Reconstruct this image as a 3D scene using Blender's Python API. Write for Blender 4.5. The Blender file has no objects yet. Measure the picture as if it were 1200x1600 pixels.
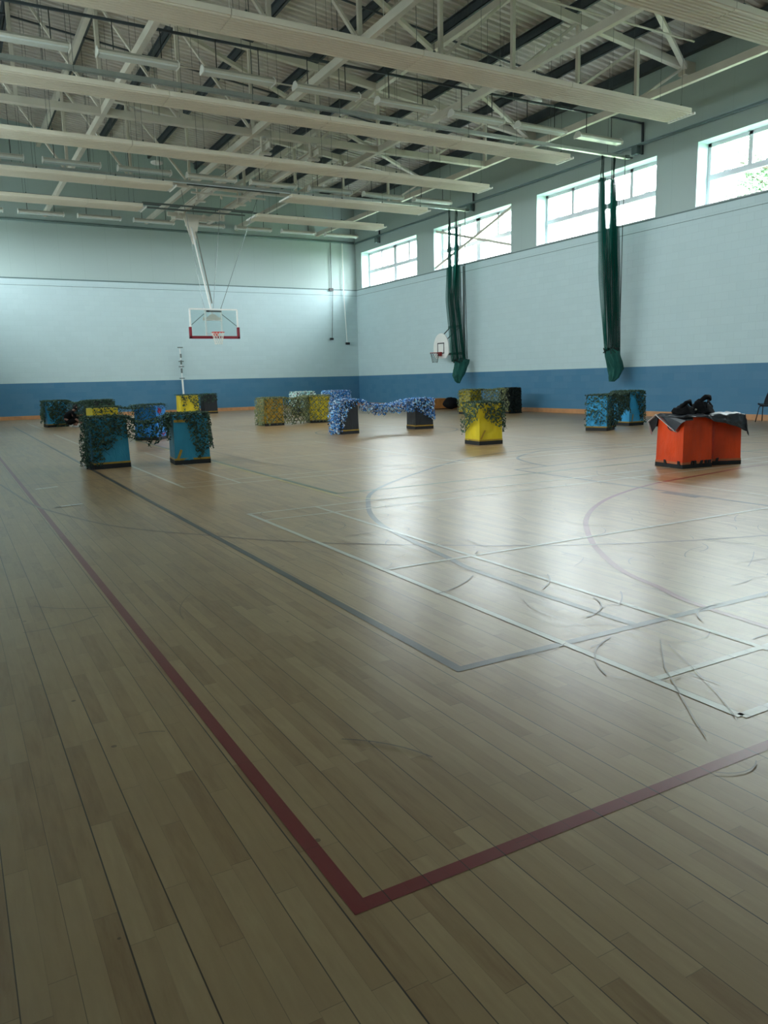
import bpy, bmesh, math, random
from mathutils import Vector, Matrix, noise
random.seed(7)
C = bpy.context.scene.collection
S = bpy.context.scene
PI = math.pi
# ------------------------------------------------------------------ camera
F_PX, YAW, PIT, ROLL, CAM_H = 1203.5, 0.508911, 0.171385, -0.0247524, 1.39713
def _axes():
    cy, sy, cp, sp = math.cos(YAW), math.sin(YAW), math.cos(PIT), math.sin(PIT)
    F = Vector((sy*cp, cy*cp, -sp)); R = Vector((cy, -sy, 0)); U = R.cross(F)
    cr, sr = math.cos(ROLL), math.sin(ROLL)
    return F, cr*R + sr*U, -sr*R + cr*U
_F, _R, _U = _axes()
cam_data = bpy.data.cameras.new('camera')
cam_data.sensor_fit = 'HORIZONTAL'; cam_data.sensor_width = 36.0
cam_data.lens = 36.0*F_PX/1200.0
cam_data.clip_start = 0.05; cam_data.clip_end = 500
cam = bpy.data.objects.new('camera', cam_data); C.objects.link(cam)
m = Matrix((_R, _U, -_F)).transposed().to_4x4(); m.translation = Vector((0, 0, CAM_H))
cam.matrix_world = m
S.camera = cam
# ------------------------------------------------------------------ view + world + window light
S.view_settings.view_transform = 'Standard'; S.view_settings.look = 'None'
S.view_settings.gamma = 1.0; S.view_settings.use_curve_mapping = False
S.view_settings.exposure = EXPOSURE = 2.0
SKY = 9.0
S.cycles.use_denoising = True
S.cycles.max_bounces = 10; S.cycles.diffuse_bounces = 6; S.cycles.glossy_bounces = 4
S.cycles.transparent_max_bounces = 24
S.cycles.sample_clamp_indirect = 8.0
w = bpy.data.worlds.new('sky'); S.world = w; w.use_nodes = True
nt = w.node_tree; nt.nodes.clear()
out = nt.nodes.new('ShaderNodeOutputWorld'); bg = nt.nodes.new('ShaderNodeBackground')
tc = nt.nodes.new('ShaderNodeTexCoord'); sx = nt.nodes.new('ShaderNodeSeparateXYZ')
rp = nt.nodes.new('ShaderNodeValToRGB')
rp.color_ramp.elements[0].position = 0.46; rp.color_ramp.elements[0].color = (0.20, 0.22, 0.20, 1)
rp.color_ramp.elements[1].position = 0.52; rp.color_ramp.elements[1].color = (0.90, 0.955, 1.0, 1)
mm = nt.nodes.new('ShaderNodeMath'); mm.operation = 'MULTIPLY_ADD'; mm.inputs[1].default_value = .5; mm.inputs[2].default_value = .5
nt.links.new(tc.outputs['Generated'], sx.inputs[0]); nt.links.new(sx.outputs['Z'], mm.inputs[0])
nt.links.new(mm.outputs[0], rp.inputs[0]); nt.links.new(rp.outputs[0], bg.inputs[0])
bg.inputs[1].default_value = SKY
nt.links.new(bg.outputs[0], out.inputs[0])
# the hall's frame (metres): right wall x=XR, left wall x=XL, far wall y=YF, near wall y=YN
XR, XL, YF, YN = 19.66, -1.0, 37.65, -2.4
def roof_z(x): return 10.62 + .112*(XR-x)
WIN_Z = (6.08, 7.90)
WIN_Y = [(31.52, 37.0), (24.62, 30.08), (17.60, 23.15), (10.65, 16.12), (3.7, 9.2)]
REV = 0.5
for k, (a, b) in enumerate(WIN_Y):            # daylight enters by the clerestory windows: portals guide the sky sampling
    for side in (1, -1):
        ld = bpy.data.lights.new('sky_portal', 'AREA'); ld.shape = 'RECTANGLE'
        ld.size = WIN_Z[1]-WIN_Z[0]; ld.size_y = b-a; ld.cycles.is_portal = True
        lo = bpy.data.objects.new('sky_portal', ld); C.objects.link(lo)
        x = XR+REV+.12 if side > 0 else XL-REV-.12
        lo.location = (x, (a+b)/2, sum(WIN_Z)/2)
        lo.rotation_euler = (0, PI/2*side, 0)

# ------------------------------------------------------------------ helpers
class MB:
    def __init__(s): s.v = []; s.f = []; s.mi = []; s.uv = None
    def add(s, vs, fs, mi=0):
        o = len(s.v); s.v += [tuple(v) for v in vs]; s.f += [tuple(o+i for i in f) for f in fs]; s.mi += [mi]*len(fs); return s
    def box(s, x0, x1, y0, y1, z0, z1, mi=0):
        vs = [(x, y, z) for z in (z0, z1) for y in (y0, y1) for x in (x0, x1)]
        return s.add(vs, [(0,2,3,1), (4,5,7,6), (0,1,5,4), (2,6,7,3), (0,4,6,2), (1,3,7,5)], mi)
    def bar(s, p, q, w, h, mi=0, up=(0,0,1)):
        p = Vector(p); q = Vector(q); d = (q-p).normalized(); up = Vector(up)
        if abs(d.dot(up)) > .98: up = Vector((0,1,0))
        r = d.cross(up).normalized(); u = r.cross(d)
        vs = [c + r*a*w/2 + u*b*h/2 for c in (p, q) for a, b in ((-1,-1), (1,-1), (1,1), (-1,1))]
        return s.add(vs, [(3,2,1,0), (4,5,6,7), (0,1,5,4), (1,2,6,5), (2,3,7,6), (3,0,4,7)], mi)
    def tube(s, pts, r, n=8, mi=0, closed=False):
        pts = [Vector(p) for p in pts]; L = len(pts); rs = r if isinstance(r, (list, tuple)) else [r]*L
        vs = []; prev = None
        for i, p in enumerate(pts):
            if closed: d = (pts[(i+1) % L]-pts[i-1])
            else: d = (pts[min(i+1, L-1)]-pts[max(i-1, 0)])
            d.normalize()
            if prev is None:
                a = Vector((0,0,1)) if abs(d.z) < .9 else Vector((1,0,0)); prev = d.cross(a).normalized()
            prev = (prev - d*prev.dot(d)).normalized(); b = d.cross(prev)
            vs += [p + prev*math.cos(2*PI*k/n)*rs[i] + b*math.sin(2*PI*k/n)*rs[i] for k in range(n)]
        fs = []
        for i in range(L if closed else L-1):
            j = (i+1) % L
            fs += [(i*n+k, i*n+(k+1) % n, j*n+(k+1) % n, j*n+k) for k in range(n)]
        if not closed: fs += [tuple(range(n))[::-1], tuple((L-1)*n+k for k in range(n))]
        return s.add(vs, fs, mi)
    def grid(s, fn, nu, nv, mi=0):
        vs = [fn(i/nu, j/nv) for j in range(nv+1) for i in range(nu+1)]
        fs = [(j*(nu+1)+i, j*(nu+1)+i+1, (j+1)*(nu+1)+i+1, (j+1)*(nu+1)+i) for j in range(nv) for i in range(nu)]
        return s.add(vs, fs, mi)
    def prism(s, poly, y0, y1, ax=1, mi=0):
        n = len(poly)
        def P(a, b, c): return (a, c, b) if ax == 1 else ((c, a, b) if ax == 0 else (a, b, c))
        vs = [P(a, b, y0) for a, b in poly]+[P(a, b, y1) for a, b in poly]
        return s.add(vs, [tuple(range(n))[::-1], tuple(range(n, 2*n))]+[(i, (i+1) % n, n+(i+1) % n, n+i) for i in range(n)], mi)
    def obj(s, name, mats, parent=None, smooth=False, bevel=0, solid=0, **tags):
        me = bpy.data.meshes.new(name); me.from_pydata(s.v, [], s.f); me.update()
        if not isinstance(mats, (list, tuple)): mats = [mats]
        for mt in mats: me.materials.append(mt)
        me.polygons.foreach_set('material_index', s.mi)
        if smooth: me.polygons.foreach_set('use_smooth', [True]*len(me.polygons))
        bm = bmesh.new(); bm.from_mesh(me); bmesh.ops.recalc_face_normals(bm, faces=bm.faces[:]); bm.to_mesh(me); bm.free()
        o = bpy.data.objects.new(name, me); C.objects.link(o)
        if parent: o.parent = parent
        if bevel:
            b = o.modifiers.new('b', 'BEVEL'); b.width = bevel; b.segments = 2; b.limit_method = 'ANGLE'
        if solid:
            b = o.modifiers.new('s', 'SOLIDIFY'); b.thickness = solid; b.offset = 0
        tag(o, **tags)
        return o
def tag(o, label=None, cat=None, group=None, kind=None):
    if label: o['label'] = label
    if cat: o['category'] = cat
    if group: o['group'] = group
    if kind: o['kind'] = kind
    return o
def empty(name, loc=(0,0,0), rz=0, **t):
    o = bpy.data.objects.new(name, None); C.objects.link(o); o.location = loc; o.rotation_euler = (0,0,rz); o.empty_display_size = .1
    return tag(o, **t)
def copy_tree(o, parent=None):
    c = o.copy(); C.objects.link(c)
    if parent: c.parent = parent
    for ch in list(o.children): copy_tree(ch, c)
    return c
def srgb(r, g, b):
    f = lambda c: ((c/255+.055)/1.055)**2.4 if c > 10 else c/255/12.92
    return (f(r), f(g), f(b), 1)
class NT:
    def __init__(s, name):
        s.m = bpy.data.materials.new(name); s.m.use_nodes = True; s.t = s.m.node_tree; s.t.nodes.clear()
    def n(s, typ, **kw):
        nd = s.t.nodes.new(typ)
        for k, v in kw.items():
            if k.startswith('i_'):
                key = k[2:]; key = int(key) if key.isdigit() else key.replace('_', ' ')
                s.put(nd.inputs[key], v)
            else: setattr(nd, k, v)
        return nd
    def put(s, inp, v):
        if isinstance(v, bpy.types.NodeSocket): s.t.links.new(v, inp)
        elif isinstance(v, bpy.types.Node): s.t.links.new(v.outputs[0], inp)
        else: inp.default_value = v
    def math(s, op, a, b=0.0, c=None):
        nd = s.n('ShaderNodeMath', operation=op); s.put(nd.inputs[0], a); s.put(nd.inputs[1], b)
        if c is not None: s.put(nd.inputs[2], c)
        return nd.outputs[0]
    def mix(s, f, a, b):
        nd = s.n('ShaderNodeMix', data_type='RGBA'); s.put(nd.inputs[0], f); s.put(nd.inputs[6], a); s.put(nd.inputs[7], b); return nd.outputs[2]
    def ramp(s, f, stops):
        nd = s.n('ShaderNodeValToRGB'); s.put(nd.inputs[0], f); e = nd.color_ramp.elements
        while len(e) < len(stops): e.new(.5)
        for el, (p, c) in zip(e, stops): el.position = p; el.color = c
        return nd.outputs[0]
    def noise(s, scale, detail=3, vec=None, rough=.5):
        nd = s.n('ShaderNodeTexNoise'); nd.inputs['Scale'].default_value = scale; nd.inputs['Detail'].default_value = detail; nd.inputs['Roughness'].default_value = rough
        if vec is not None: s.put(nd.inputs['Vector'], vec)
        return nd.outputs['Fac']
    def obj(s): return s.n('ShaderNodeTexCoord').outputs['Object']
    def bump(s, h, strength=.3, dist=.01):
        nd = s.n('ShaderNodeBump'); nd.inputs['Strength'].default_value = strength; nd.inputs['Distance'].default_value = dist; s.put(nd.inputs['Height'], h); return nd.outputs[0]
    def done(s, color, rough=.5, metal=0, normal=None, spec=.5, extra=None):
        b = s.n('ShaderNodeBsdfPrincipled'); s.put(b.inputs['Base Color'], color); s.put(b.inputs['Roughness'], rough); s.put(b.inputs['Metallic'], metal)
        b.inputs['Specular IOR Level'].default_value = spec
        if normal is not None: s.put(b.inputs['Normal'], normal)
        if extra:
            for k, v in extra.items(): s.put(b.inputs[k], v)
        o = s.n('ShaderNodeOutputMaterial'); s.t.links.new(b.outputs[0], o.inputs[0]); s.b = b; s.o = o
        return s.m
def simple(name, rgb, rough=.5, metal=0, var=.12, scale=6, bump=0, bscale=60, spec=.5):
    t = NT(name); c = srgb(*rgb); d = tuple(x*(1-var) for x in c[:3])+(1,); l = tuple(min(1, x*(1+var*.6)) for x in c[:3])+(1,)
    o = t.obj(); f = t.noise(scale, 4, o)
    col = t.ramp(f, [(.3, d), (.7, l)])
    nrm = t.bump(t.noise(bscale, 3, o), .4, bump) if bump else None
    return t.done(col, rough, metal, nrm, spec)

M = {}
M['white_steel'] = simple('white_steel', (206,200,188), .45, var=.08, scale=2)
M['panel'] = simple('radiant_panel', (216,209,192), .5, var=.05, scale=1.5)
M['deck'] = simple('roof_deck', (196,190,182), .55, var=.12, scale=1.2)
M['dark_steel'] = simple('dark_steel', (62,72,78), .5, var=.2, scale=3)
M['conduit'] = simple('conduit', (98,108,106), .45, metal=.2, var=.1)
M['pipe_paint'] = simple('painted_pipe', (100,122,122), .5, var=.08)
M['alu'] = simple('aluminium', (178,184,180), .35, metal=.6, var=.06)
M['light_body'] = simple('light_housing', (196,196,186), .45, var=.04)
M['diffuser'] = simple('diffuser', (214,222,220), .25, var=.03)
M['upvc'] = simple('white_window_frame', (200,205,210), .35, var=.03)
M['reveal'] = simple('reveal_paint', (190,214,214), .6, var=.03)
M['skirting'] = simple('wood_skirting', (196,142,98), .35, var=.15, scale=5)
M['wood'] = simple('pine_bench', (196,134,76), .4, var=.2, scale=6)
M['black'] = simple('black_plastic', (22,22,26), .4, var=.2)
M['cable'] = simple('cable', (38,46,46), .5)
M['wire'] = simple('steel_wire', (90,100,98), .4, metal=.4)
M['white_paint'] = simple('white_paint', (232,232,228), .4, var=.04)
M['red_pad'] = simple('red_padding', (128,20,38), .5, var=.1)
M['rim_red'] = simple('red_rim', (210,52,34), .35, var=.08)
M['dark_red_rim'] = simple('dark_red_rim', (150,30,36), .4, var=.08)
M['net_white'] = simple('white_cord', (222,222,214), .8, var=.05)
M['teal_cloth'] = simple('teal_bag_cloth', (24,92,84), .75, var=.25, scale=4, bump=.01, bscale=9)
M['dark_cord'] = simple('dark_green_cord', (16,44,40), .8, var=.2)
# ------------------------------------------------------------------ setting materials
def floor_mat(name, paint=None, wear=.12):
    t = NT(name); o = t.obj(); sp = t.n('ShaderNodeSeparateXYZ', i_0=o)
    x, y = sp.outputs[0], sp.outputs[1]
    st = t.math('DIVIDE', x, .065); sid = t.math('FLOOR', st); sfr = t.math('FRACT', st)
    wn = t.n('ShaderNodeTexWhiteNoise', noise_dimensions='1D'); t.put(wn.inputs['W'], sid)
    u = t.math('ADD', t.math('DIVIDE', y, .62), t.math('MULTIPLY', wn.outputs[0], 7.3)); uid = t.math('FLOOR', u); ufr = t.math('FRACT', u)
    cv = t.n('ShaderNodeCombineXYZ', i_0=sid, i_1=uid)
    wn2 = t.n('ShaderNodeTexWhiteNoise', noise_dimensions='2D'); t.put(wn2.inputs['Vector'], cv.outputs[0])
    mp = t.n('ShaderNodeMapping'); t.put(mp.inputs[0], o); mp.inputs['Scale'].default_value = (14, 1.6, 1)
    off = t.n('ShaderNodeVectorMath', operation='ADD'); t.put(off.inputs[0], mp.outputs[0]); t.put(off.inputs[1], wn2.outputs['Color'])
    g = t.noise(3.0, 5, off.outputs[0], .6)
    v = t.math('ADD', t.math('MULTIPLY_ADD', wn2.outputs[0], .36, .07), t.math('MULTIPLY', g, .50))
    col = t.ramp(v, [(.2, srgb(136,101,66)), (.42, srgb(160,128,90)), (.6, srgb(168,137,98)), (.85, srgb(182,153,112))])
    # blotches, knots
    bl = t.noise(2.2, 4, o)
    col = t.mix(t.math('MULTIPLY', t.ramp(bl, [(.5, (0,0,0,1)), (.75, (1,1,1,1))]), .25), col, srgb(140,108,78))
    vn = t.n('ShaderNodeTexVoronoi'); t.put(vn.inputs['Vector'], o); vn.inputs['Scale'].default_value = 3.1
    kn = t.math('LESS_THAN', vn.outputs['Distance'], .035)
    col = t.mix(t.math('MULTIPLY', kn, .65), col, srgb(70,48,34))
    # seams every second strip, weaker between
    pr = t.math('DIVIDE', x, .13); pf = t.math('FRACT', pr); pid = t.math('FLOOR', t.math('ADD', pr, .5))
    wn3 = t.n('ShaderNodeTexWhiteNoise', noise_dimensions='1D'); t.put(wn3.inputs['W'], pid)
    dst = t.math('MINIMUM', pf, t.math('SUBTRACT', 1.0, pf))
    seam = t.math('LESS_THAN', dst, t.math('MULTIPLY_ADD', wn3.outputs[0], .014, .004))
    seam2 = t.math('LESS_THAN', sfr, .025)
    endj = t.math('LESS_THAN', ufr, .0032)
    s2 = t.math('MAXIMUM', t.math('MULTIPLY', seam2, .18), t.math('MULTIPLY', endj, .45))
    allseam = t.math('MAXIMUM', t.math('MULTIPLY', seam, t.math('MULTIPLY_ADD', wn3.outputs[0], .35, .62)), s2)
    if paint:
        col = t.mix(wear, srgb(*paint), col)
    col = t.mix(allseam, col, srgb(36,28,22))
    rn = t.noise(.9, 5, o, .65)
    fine = t.noise(26, 4, o)
    ro = t.math('ADD', t.math('MULTIPLY_ADD', rn, .05, .26), t.math('ADD', t.math('MULTIPLY', fine, .03), t.math('MULTIPLY', wn2.outputs[0], .02)))
    hgt = t.math('SUBTRACT', t.math('MULTIPLY', t.noise(2.2, 2, o), .6), allseam)
    nb = t.bump(hgt, .12, .002)
    return t.done(col, ro, 0, nb, .68)
M['floor'] = floor_mat('maple_floor')
M['line_red'] = floor_mat('red_floor_line', (122,16,34), .06)
M['line_black'] = floor_mat('black_floor_line', (38,48,58), .12)
M['line_white'] = floor_mat('white_floor_line', (206,212,204), .42)
M['line_green'] = floor_mat('green_floor_line', (48,96,72), .15)
M['line_yellow'] = floor_mat('yellow_floor_line', (214,200,90), .25)
M['scuff'] = floor_mat('scuff_mark', (58,52,54), .38)
M['tape_white'] = floor_mat('white_floor_tape', (226,230,226), .1)
M['line_thin'] = floor_mat('worn_dark_floor_line', (92,66,62), .3)

def wall_mat(name, axis, seam=True):
    t = NT(name); o = t.obj(); sp = t.n('ShaderNodeSeparateXYZ', i_0=o); z = sp.outputs[2]; h = sp.outputs[axis]
    cv = t.n('ShaderNodeCombineXYZ', i_0=h, i_1=z)
    br = t.n('ShaderNodeTexBrick'); t.put(br.inputs['Vector'], cv.outputs[0])
    br.inputs['Scale'].default_value = 1; br.inputs['Brick Width'].default_value = .45; br.inputs['Row Height'].default_value = .225
    br.inputs['Mortar Size'].default_value = .004; br.inputs['Mortar Smooth'].default_value = .1; br.inputs['Color1'].default_value = (0,0,0,1); br.inputs['Color2'].default_value = (1,1,1,1)
    fac = br.outputs['Fac']; rnd = br.outputs['Color']
    pale = t.mix(.022, srgb(190,212,216), rnd); blue = t.mix(.02, srgb(64,120,154), rnd)
    mot = t.noise(1.3, 4, o)
    low = t.mix(t.math('GREATER_THAN', z, 1.575), blue, pale)
    low = t.mix(t.math('MULTIPLY', mot, .14), low, t.mix(.5, low, (.25,.3,.3,1)))
    low = t.mix(t.math('MULTIPLY', fac, .10), low, (.16,.2,.22,1))
    # upper cladding: flat sheets with faint vertical joints
    up = srgb(170,188,186)
    pj = t.math('FRACT', t.math('DIVIDE', h, 1.0)); jl = t.math('LESS_THAN', pj, .012)
    upc = t.mix(t.math('MULTIPLY', mot, .12), up, srgb(156,174,172)); upc = t.mix(t.math('MULTIPLY', jl, .14), upc, (.1,.13,.13,1))
    isup = t.math('GREATER_THAN', z, 6.075)
    col = t.mix(isup, low, upc)
    hh = t.math('MULTIPLY', t.math('SUBTRACT', t.math('MULTIPLY', t.noise(70, 3, o), .15), fac), t.math('SUBTRACT', 1.0, isup))
    return t.done(col, .55, 0, t.bump(hh, .5, .006), .4)
M['wall_y'] = wall_mat('painted_block_wall_side', 1)
M['wall_x'] = wall_mat('painted_block_wall_end', 0)
def glass_mat():
    t = NT('window_glass'); tr = t.n('ShaderNodeBsdfTransparent'); tr.inputs[0].default_value = (.95,.98,.97,1)
    gl = t.n('ShaderNodeBsdfGlossy'); gl.inputs['Roughness'].default_value = .02
    lw = t.n('ShaderNodeNewGeometry'); dt = t.n('ShaderNodeVectorMath', operation='DOT_PRODUCT'); t.put(dt.inputs[0], lw.outputs['Normal']); t.put(dt.inputs[1], lw.outputs['Incoming'])
    fr = t.math('MULTIPLY_ADD', t.math('POWER', t.math('SUBTRACT', 1.0, t.math('ABSOLUTE', dt.outputs['Value'])), 5.0), .5, .03)
    mx = t.n('ShaderNodeMixShader'); t.put(mx.inputs[0], fr); t.t.links.new(tr.outputs[0], mx.inputs[1]); t.t.links.new(gl.outputs[0], mx.inputs[2])
    o = t.n('ShaderNodeOutputMaterial'); t.t.links.new(mx.outputs[0], o.inputs[0]); return t.m
M['glass'] = glass_mat()

# ------------------------------------------------------------------ floor with its court markings
fl = MB()
fl.box(XL, XR, YN, YF, -.2, 0)
def strip(pts, wd, mi, z=.0012, closed=False):
    pts = [Vector((a, b, 0)) for a, b in pts]; L = len(pts); vs = []
    for i, p in enumerate(pts):
        if closed: a, b = pts[i-1], pts[(i+1) % L]
        else: a, b = pts[max(0, i-1)], pts[min(L-1, i+1)]
        d1 = (p-a).normalized() if (p-a).length > 0 else (b-p).normalized(); d2 = (b-p).normalized() if (b-p).length > 0 else d1
        n1 = Vector((-d1.y, d1.x, 0)); n2 = Vector((-d2.y, d2.x, 0)); nn = (n1+n2).normalized(); k = wd/2/max(.35, nn.dot(n1))
        for sgn in (1, -1): q = p+nn*k*sgn; vs.append((q.x, q.y, z))
    fs = [(2*i, 2*i+1, 2*i+3, 2*i+2) for i in range(L-1)]
    if closed: fs.append((2*L-2, 2*L-1, 1, 0))
    fl.add(vs, fs, mi)
def arc(cx, cy, r, a0, a1, n=40): return [(cx+r*math.cos(math.radians(a0+(a1-a0)*i/n)), cy+r*math.sin(math.radians(a0+(a1-a0)*i/n))) for i in range(n+1)]
def smooth_pts(pts, n=6):
    out = []
    for i in range(len(pts)-1):
        p0, p1, p2, p3 = pts[max(0, i-1)], pts[i], pts[i+1], pts[min(len(pts)-1, i+2)]
        for k in range(n):
            t = k/n; out.append(tuple(.5*((2*p1[j])+(-p0[j]+p2[j])*t+(2*p0[j]-5*p1[j]+4*p2[j]-p3[j])*t*t+(-p0[j]+3*p1[j]-3*p2[j]+p3[j])*t**3) for j in (0, 1)))
    out.append(pts[-1]); return out
R_, K_, W_, G_, Y_, D_ = 1, 2, 3, 4, 5, 6
strip([(17.0,32.4),(.825,32.4),(.825,1.67),(17.0,1.67),(17.0,32.4)], .05, R_, .0011)
strip([(.825,12.2),(17.0,12.2)], .05, D_, .0010); strip([(.825,22.3),(17.0,22.3)], .05, D_, .0010)
strip(smooth_pts([(3.76,1.7),(3.8,2.5),(3.85,3.08),(3.96,3.42),(4.08,3.83),(4.34,4.29),(4.67,4.76),(5.27,5.44),(5.96,6.0),(6.74,6.43),(7.78,6.79),(9.06,6.99),(10.2,7.15),(11.4,6.95),(12.6,6.3),(13.5,5.2),(14.1,3.8),(14.3,1.7)]), .05, R_, .0013)
strip([(17.0,31.2),(2.03,31.2),(2.03,2.93),(17.0,2.93),(17.0,31.2)], .055, K_, .0015)
strip(smooth_pts([(3.24,2.95),(3.22,3.68),(3.23,4.02),(3.24,4.54),(3.3,4.9),(3.39,5.53),(3.53,6.33),(3.75,7.0),(4.06,7.64),(4.45,8.3),(5.1,8.98),(6.07,9.76),(7.19,10.55),(8.2,11.1),(9.3,11.35),(10.8,11.25),(12.3,10.6),(13.6,9.5),(14.6,8.0),(15.2,6.3),(15.4,2.95)]), .055, K_, .0016)
strip([(7.3,2.95),(7.34,9.08),(12.0,9.35),(12.0,2.95)], .05, K_, .0017)
strip([(7.25,6.22),(7.25,5.72)], .14, K_, .0018)
strip(smooth_pts([(8.0,9.13),(8.1,9.6),(8.4,10.33),(9.0,10.8),(9.75,11.1),(10.5,10.9),(11.3,10.3),(11.6,9.3)]), .05, K_, .0019)
strip(smooth_pts([(.5,13.2),(.56,12.59),(.66,11.42),(.79,10.02),(1.05,8.9),(1.29,8.12),(1.59,7.53),(1.96,6.99),(2.3,6.49),(2.63,6.11),(2.96,5.78),(4.0,4.95),(5.0,4.38),(6.2,3.95),(8,3.4),(10,3.3)]), .035, D_, .0014)
strip([(4.7,19),(4.7,12.9),(4.98,10.7),(5.5,9.75),(7.0,9.5),(12,9.6)], .03, D_, .0014)
strip(arc(10.35,18.3,1.92,0,360,56)[:-1], .05, K_, .0016, True)
strip([(2.03,17.05),(17.0,17.05)], .04, K_, .0015)
strip([(4.12,26),(4.12,8.57),(13.3,8.57)], .05, G_, .0020)
strip([(4.04,26),(4.04,8.2),(4.3,7.9)], .025, Y_, .0021)
for (y0, y1, sh) in ((1.88,7.82,7.9), (10.38,16.4,7.35), (19.0,25.0,7.4), (27.6,33.6,7.4)):
    xl_, xr_ = 2.70, 16.1
    strip([(xl_,y0),(xr_,y0),(xr_,y1),(xl_,y1),(xl_,y0)], .045, W_, .0024)
    for yy in (y0+.46, y1-.46): strip([(xl_,yy),(xr_,yy)], .04, W_, .0022)
    for xx in (xl_+.79, xr_-.79, sh, xl_+xr_-sh): strip([(xx,y0),(xx,y1)], .04, W_, .0023)
    for a, b in ((xl_, sh), (xl_+xr_-sh, xr_)): strip([(a,(y0+y1)/2),(b,(y0+y1)/2)], .04, W_, .0025)
rs = random.Random(5)
for k in range(300):
    cx_, cy_ = (rs.uniform(2.5, 9.5), rs.uniform(2.2, 8.5)) if k < 220 else (rs.uniform(.2, 15), rs.uniform(1.5, 14))
    a0 = rs.uniform(0, 6.3); L_ = rs.uniform(.1, .6); cv_ = rs.uniform(-1.6, 1.6)
    pts = []; x_, y_, h_ = cx_, cy_, a0
    for i in range(7): pts.append((x_, y_)); x_ += math.cos(h_)*L_/6; y_ += math.sin(h_)*L_/6; h_ += cv_/6
    strip(pts, rs.uniform(.004, .010), 7, .0028+.00001*k)
for pts, w_ in (([(3.13,2.62),(2.98,2.36),(2.81,2.08),(2.65,1.86)], .004), ([(3.15,2.69),(2.86,2.41),(2.52,1.97),(2.42,1.83)], .005), ([(1.05,9.7),(1.3,9.75)], .05), ([(.95,11.6),(1.25,11.7)], .05)):
    strip(pts, w_, 7 if w_ < .03 else 8, .0055)
strip([(.98,9.66),(1.05,9.7)], .05, 7, .0056)
fl.obj('floor', [M['floor'], M['line_red'], M['line_black'], M['line_white'], M['line_green'], M['line_yellow'], M['line_thin'], M['scuff'], M['tape_white']], kind='structure')

# ------------------------------------------------------------------ walls
def side_wall(name, x0, x1):
    b = MB(); top = lambda x: roof_z(x)+.25; T = max(roof_z(x0), roof_z(x1))+.3 if name == 'wall_left' else roof_z(XR)+.02
    ys = [YN-.3]+[v for a, c in sorted(WIN_Y) for v in (a, c)]+[YF+.3]
    b.box(x0, x1, YN-.3, YF+.3, -.2, WIN_Z[0])
    b.box(x0, x1, YN-.3, YF+.3, WIN_Z[1], T)
    for i in range(0, len(ys), 2): b.box(x0, x1, ys[i], ys[i+1], WIN_Z[0], WIN_Z[1])
    return b.obj(name, M['wall_y'], kind='structure')
side_wall('wall_right', XR, XR+REV+.2)
side_wall('wall_left', XL-REV-.2, XL)
MB().prism([(XL-.1,-.2),(XR+.1,-.2),(XR+.1,roof_z(XR)+.1),(XL-.1,roof_z(XL)+.1)], YF, YF+.3).obj('wall_far', M['wall_x'], kind='structure')
MB().prism([(XL-.1,-.2),(XR+.1,-.2),(XR+.1,roof_z(XR)+.1),(XL-.1,roof_z(XL)+.1)], YN-.3, YN).obj('wall_near', M['wall_x'], kind='structure')
# windows: frame, sashes, glass, pale reveal lining, sill
n = 0
for side in (1, -1):
    for (a, c) in WIN_Y:
        n += 1; x = XR+REV-.02 if side > 0 else XL-REV+.02; z0, z1 = WIN_Z; zt = z0+.86; L = c-a
        f = MB(); X0, X1 = x-.035, x+.035; fw = .12
        for (p, q) in ((a, a+fw), (c-fw, c), ((a+c)/2-.14, (a+c)/2+.14)): f.box(X0, X1, p, q, z0, z1)
        f.box(X0, X1, a, c, z0, z0+fw); f.box(X0, X1, a, c, z1-fw, z1); f.box(X0-.01, X1+.01, a, c, zt-.08, zt+.08)
        for q in (a+L*.255, a+L*.745): f.box(X0, X1, q-.065, q+.065, zt, z1)
        fr = f.obj('window_%d' % n, M['upvc'], kind='structure', bevel=.008)
        g = MB()
        for (p, q, r, s_) in ((a+fw, (a+c)/2-.14, z0+fw, zt-.08), ((a+c)/2+.14, c-fw, z0+fw, zt-.08)): g.box(x-.006, x+.006, p, q, r, s_)
        for (p, q) in ((a+fw, a+L*.255-.065), (a+L*.255+.065, (a+c)/2-.14), ((a+c)/2+.14, a+L*.745-.065), (a+L*.745+.065, c-fw)): g.box(x-.006, x+.006, p, q, zt+.08, z1-fw)
        g.obj('glass', M['glass'], fr)
        hd = MB(); xi = x-.06*side
        for q in (a+L*.13, a+L*.37, a+L*.63, a+L*.87): hd.bar((xi, q-.12, zt+.075), (xi, q+.12, zt+.075), .03, .03)
        hd.obj('handle', M['upvc'], fr)
        rv = MB(); xa, xb = (XR-.004, x-.035) if side > 0 else (x+.035, XL+.004); t_ = .012
        rv.box(xa, xb, a, a+t_, z0, z1); rv.box(xa, xb, c-t_, c, z0, z1); rv.box(xa, xb, a, c, z1-t_, z1)
        rv.obj('reveal', M['reveal'], fr)
        xs = (XR-.03, x-.035) if side > 0 else (x+.035, XL+.03)
        MB().box(xs[0], xs[1], a+t_, c-t_, z0, z0+.03).obj('sill', M['upvc'], fr)
# timber skirting
MB().box(XR-.03, XR, YN, YF-.03, 0, .16).obj('baseboard_right', M['skirting'], kind='structure', bevel=.006)
MB().box(XL, XR-.03, YF-.03, YF, 0, .16).obj('baseboard_far', M['skirting'], kind='structure', bevel=.006)
MB().box(XL, XL+.03, YN, YF-.03, 0, .16).obj('baseboard_left', M['skirting'], kind='structure', bevel=.006)
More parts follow.
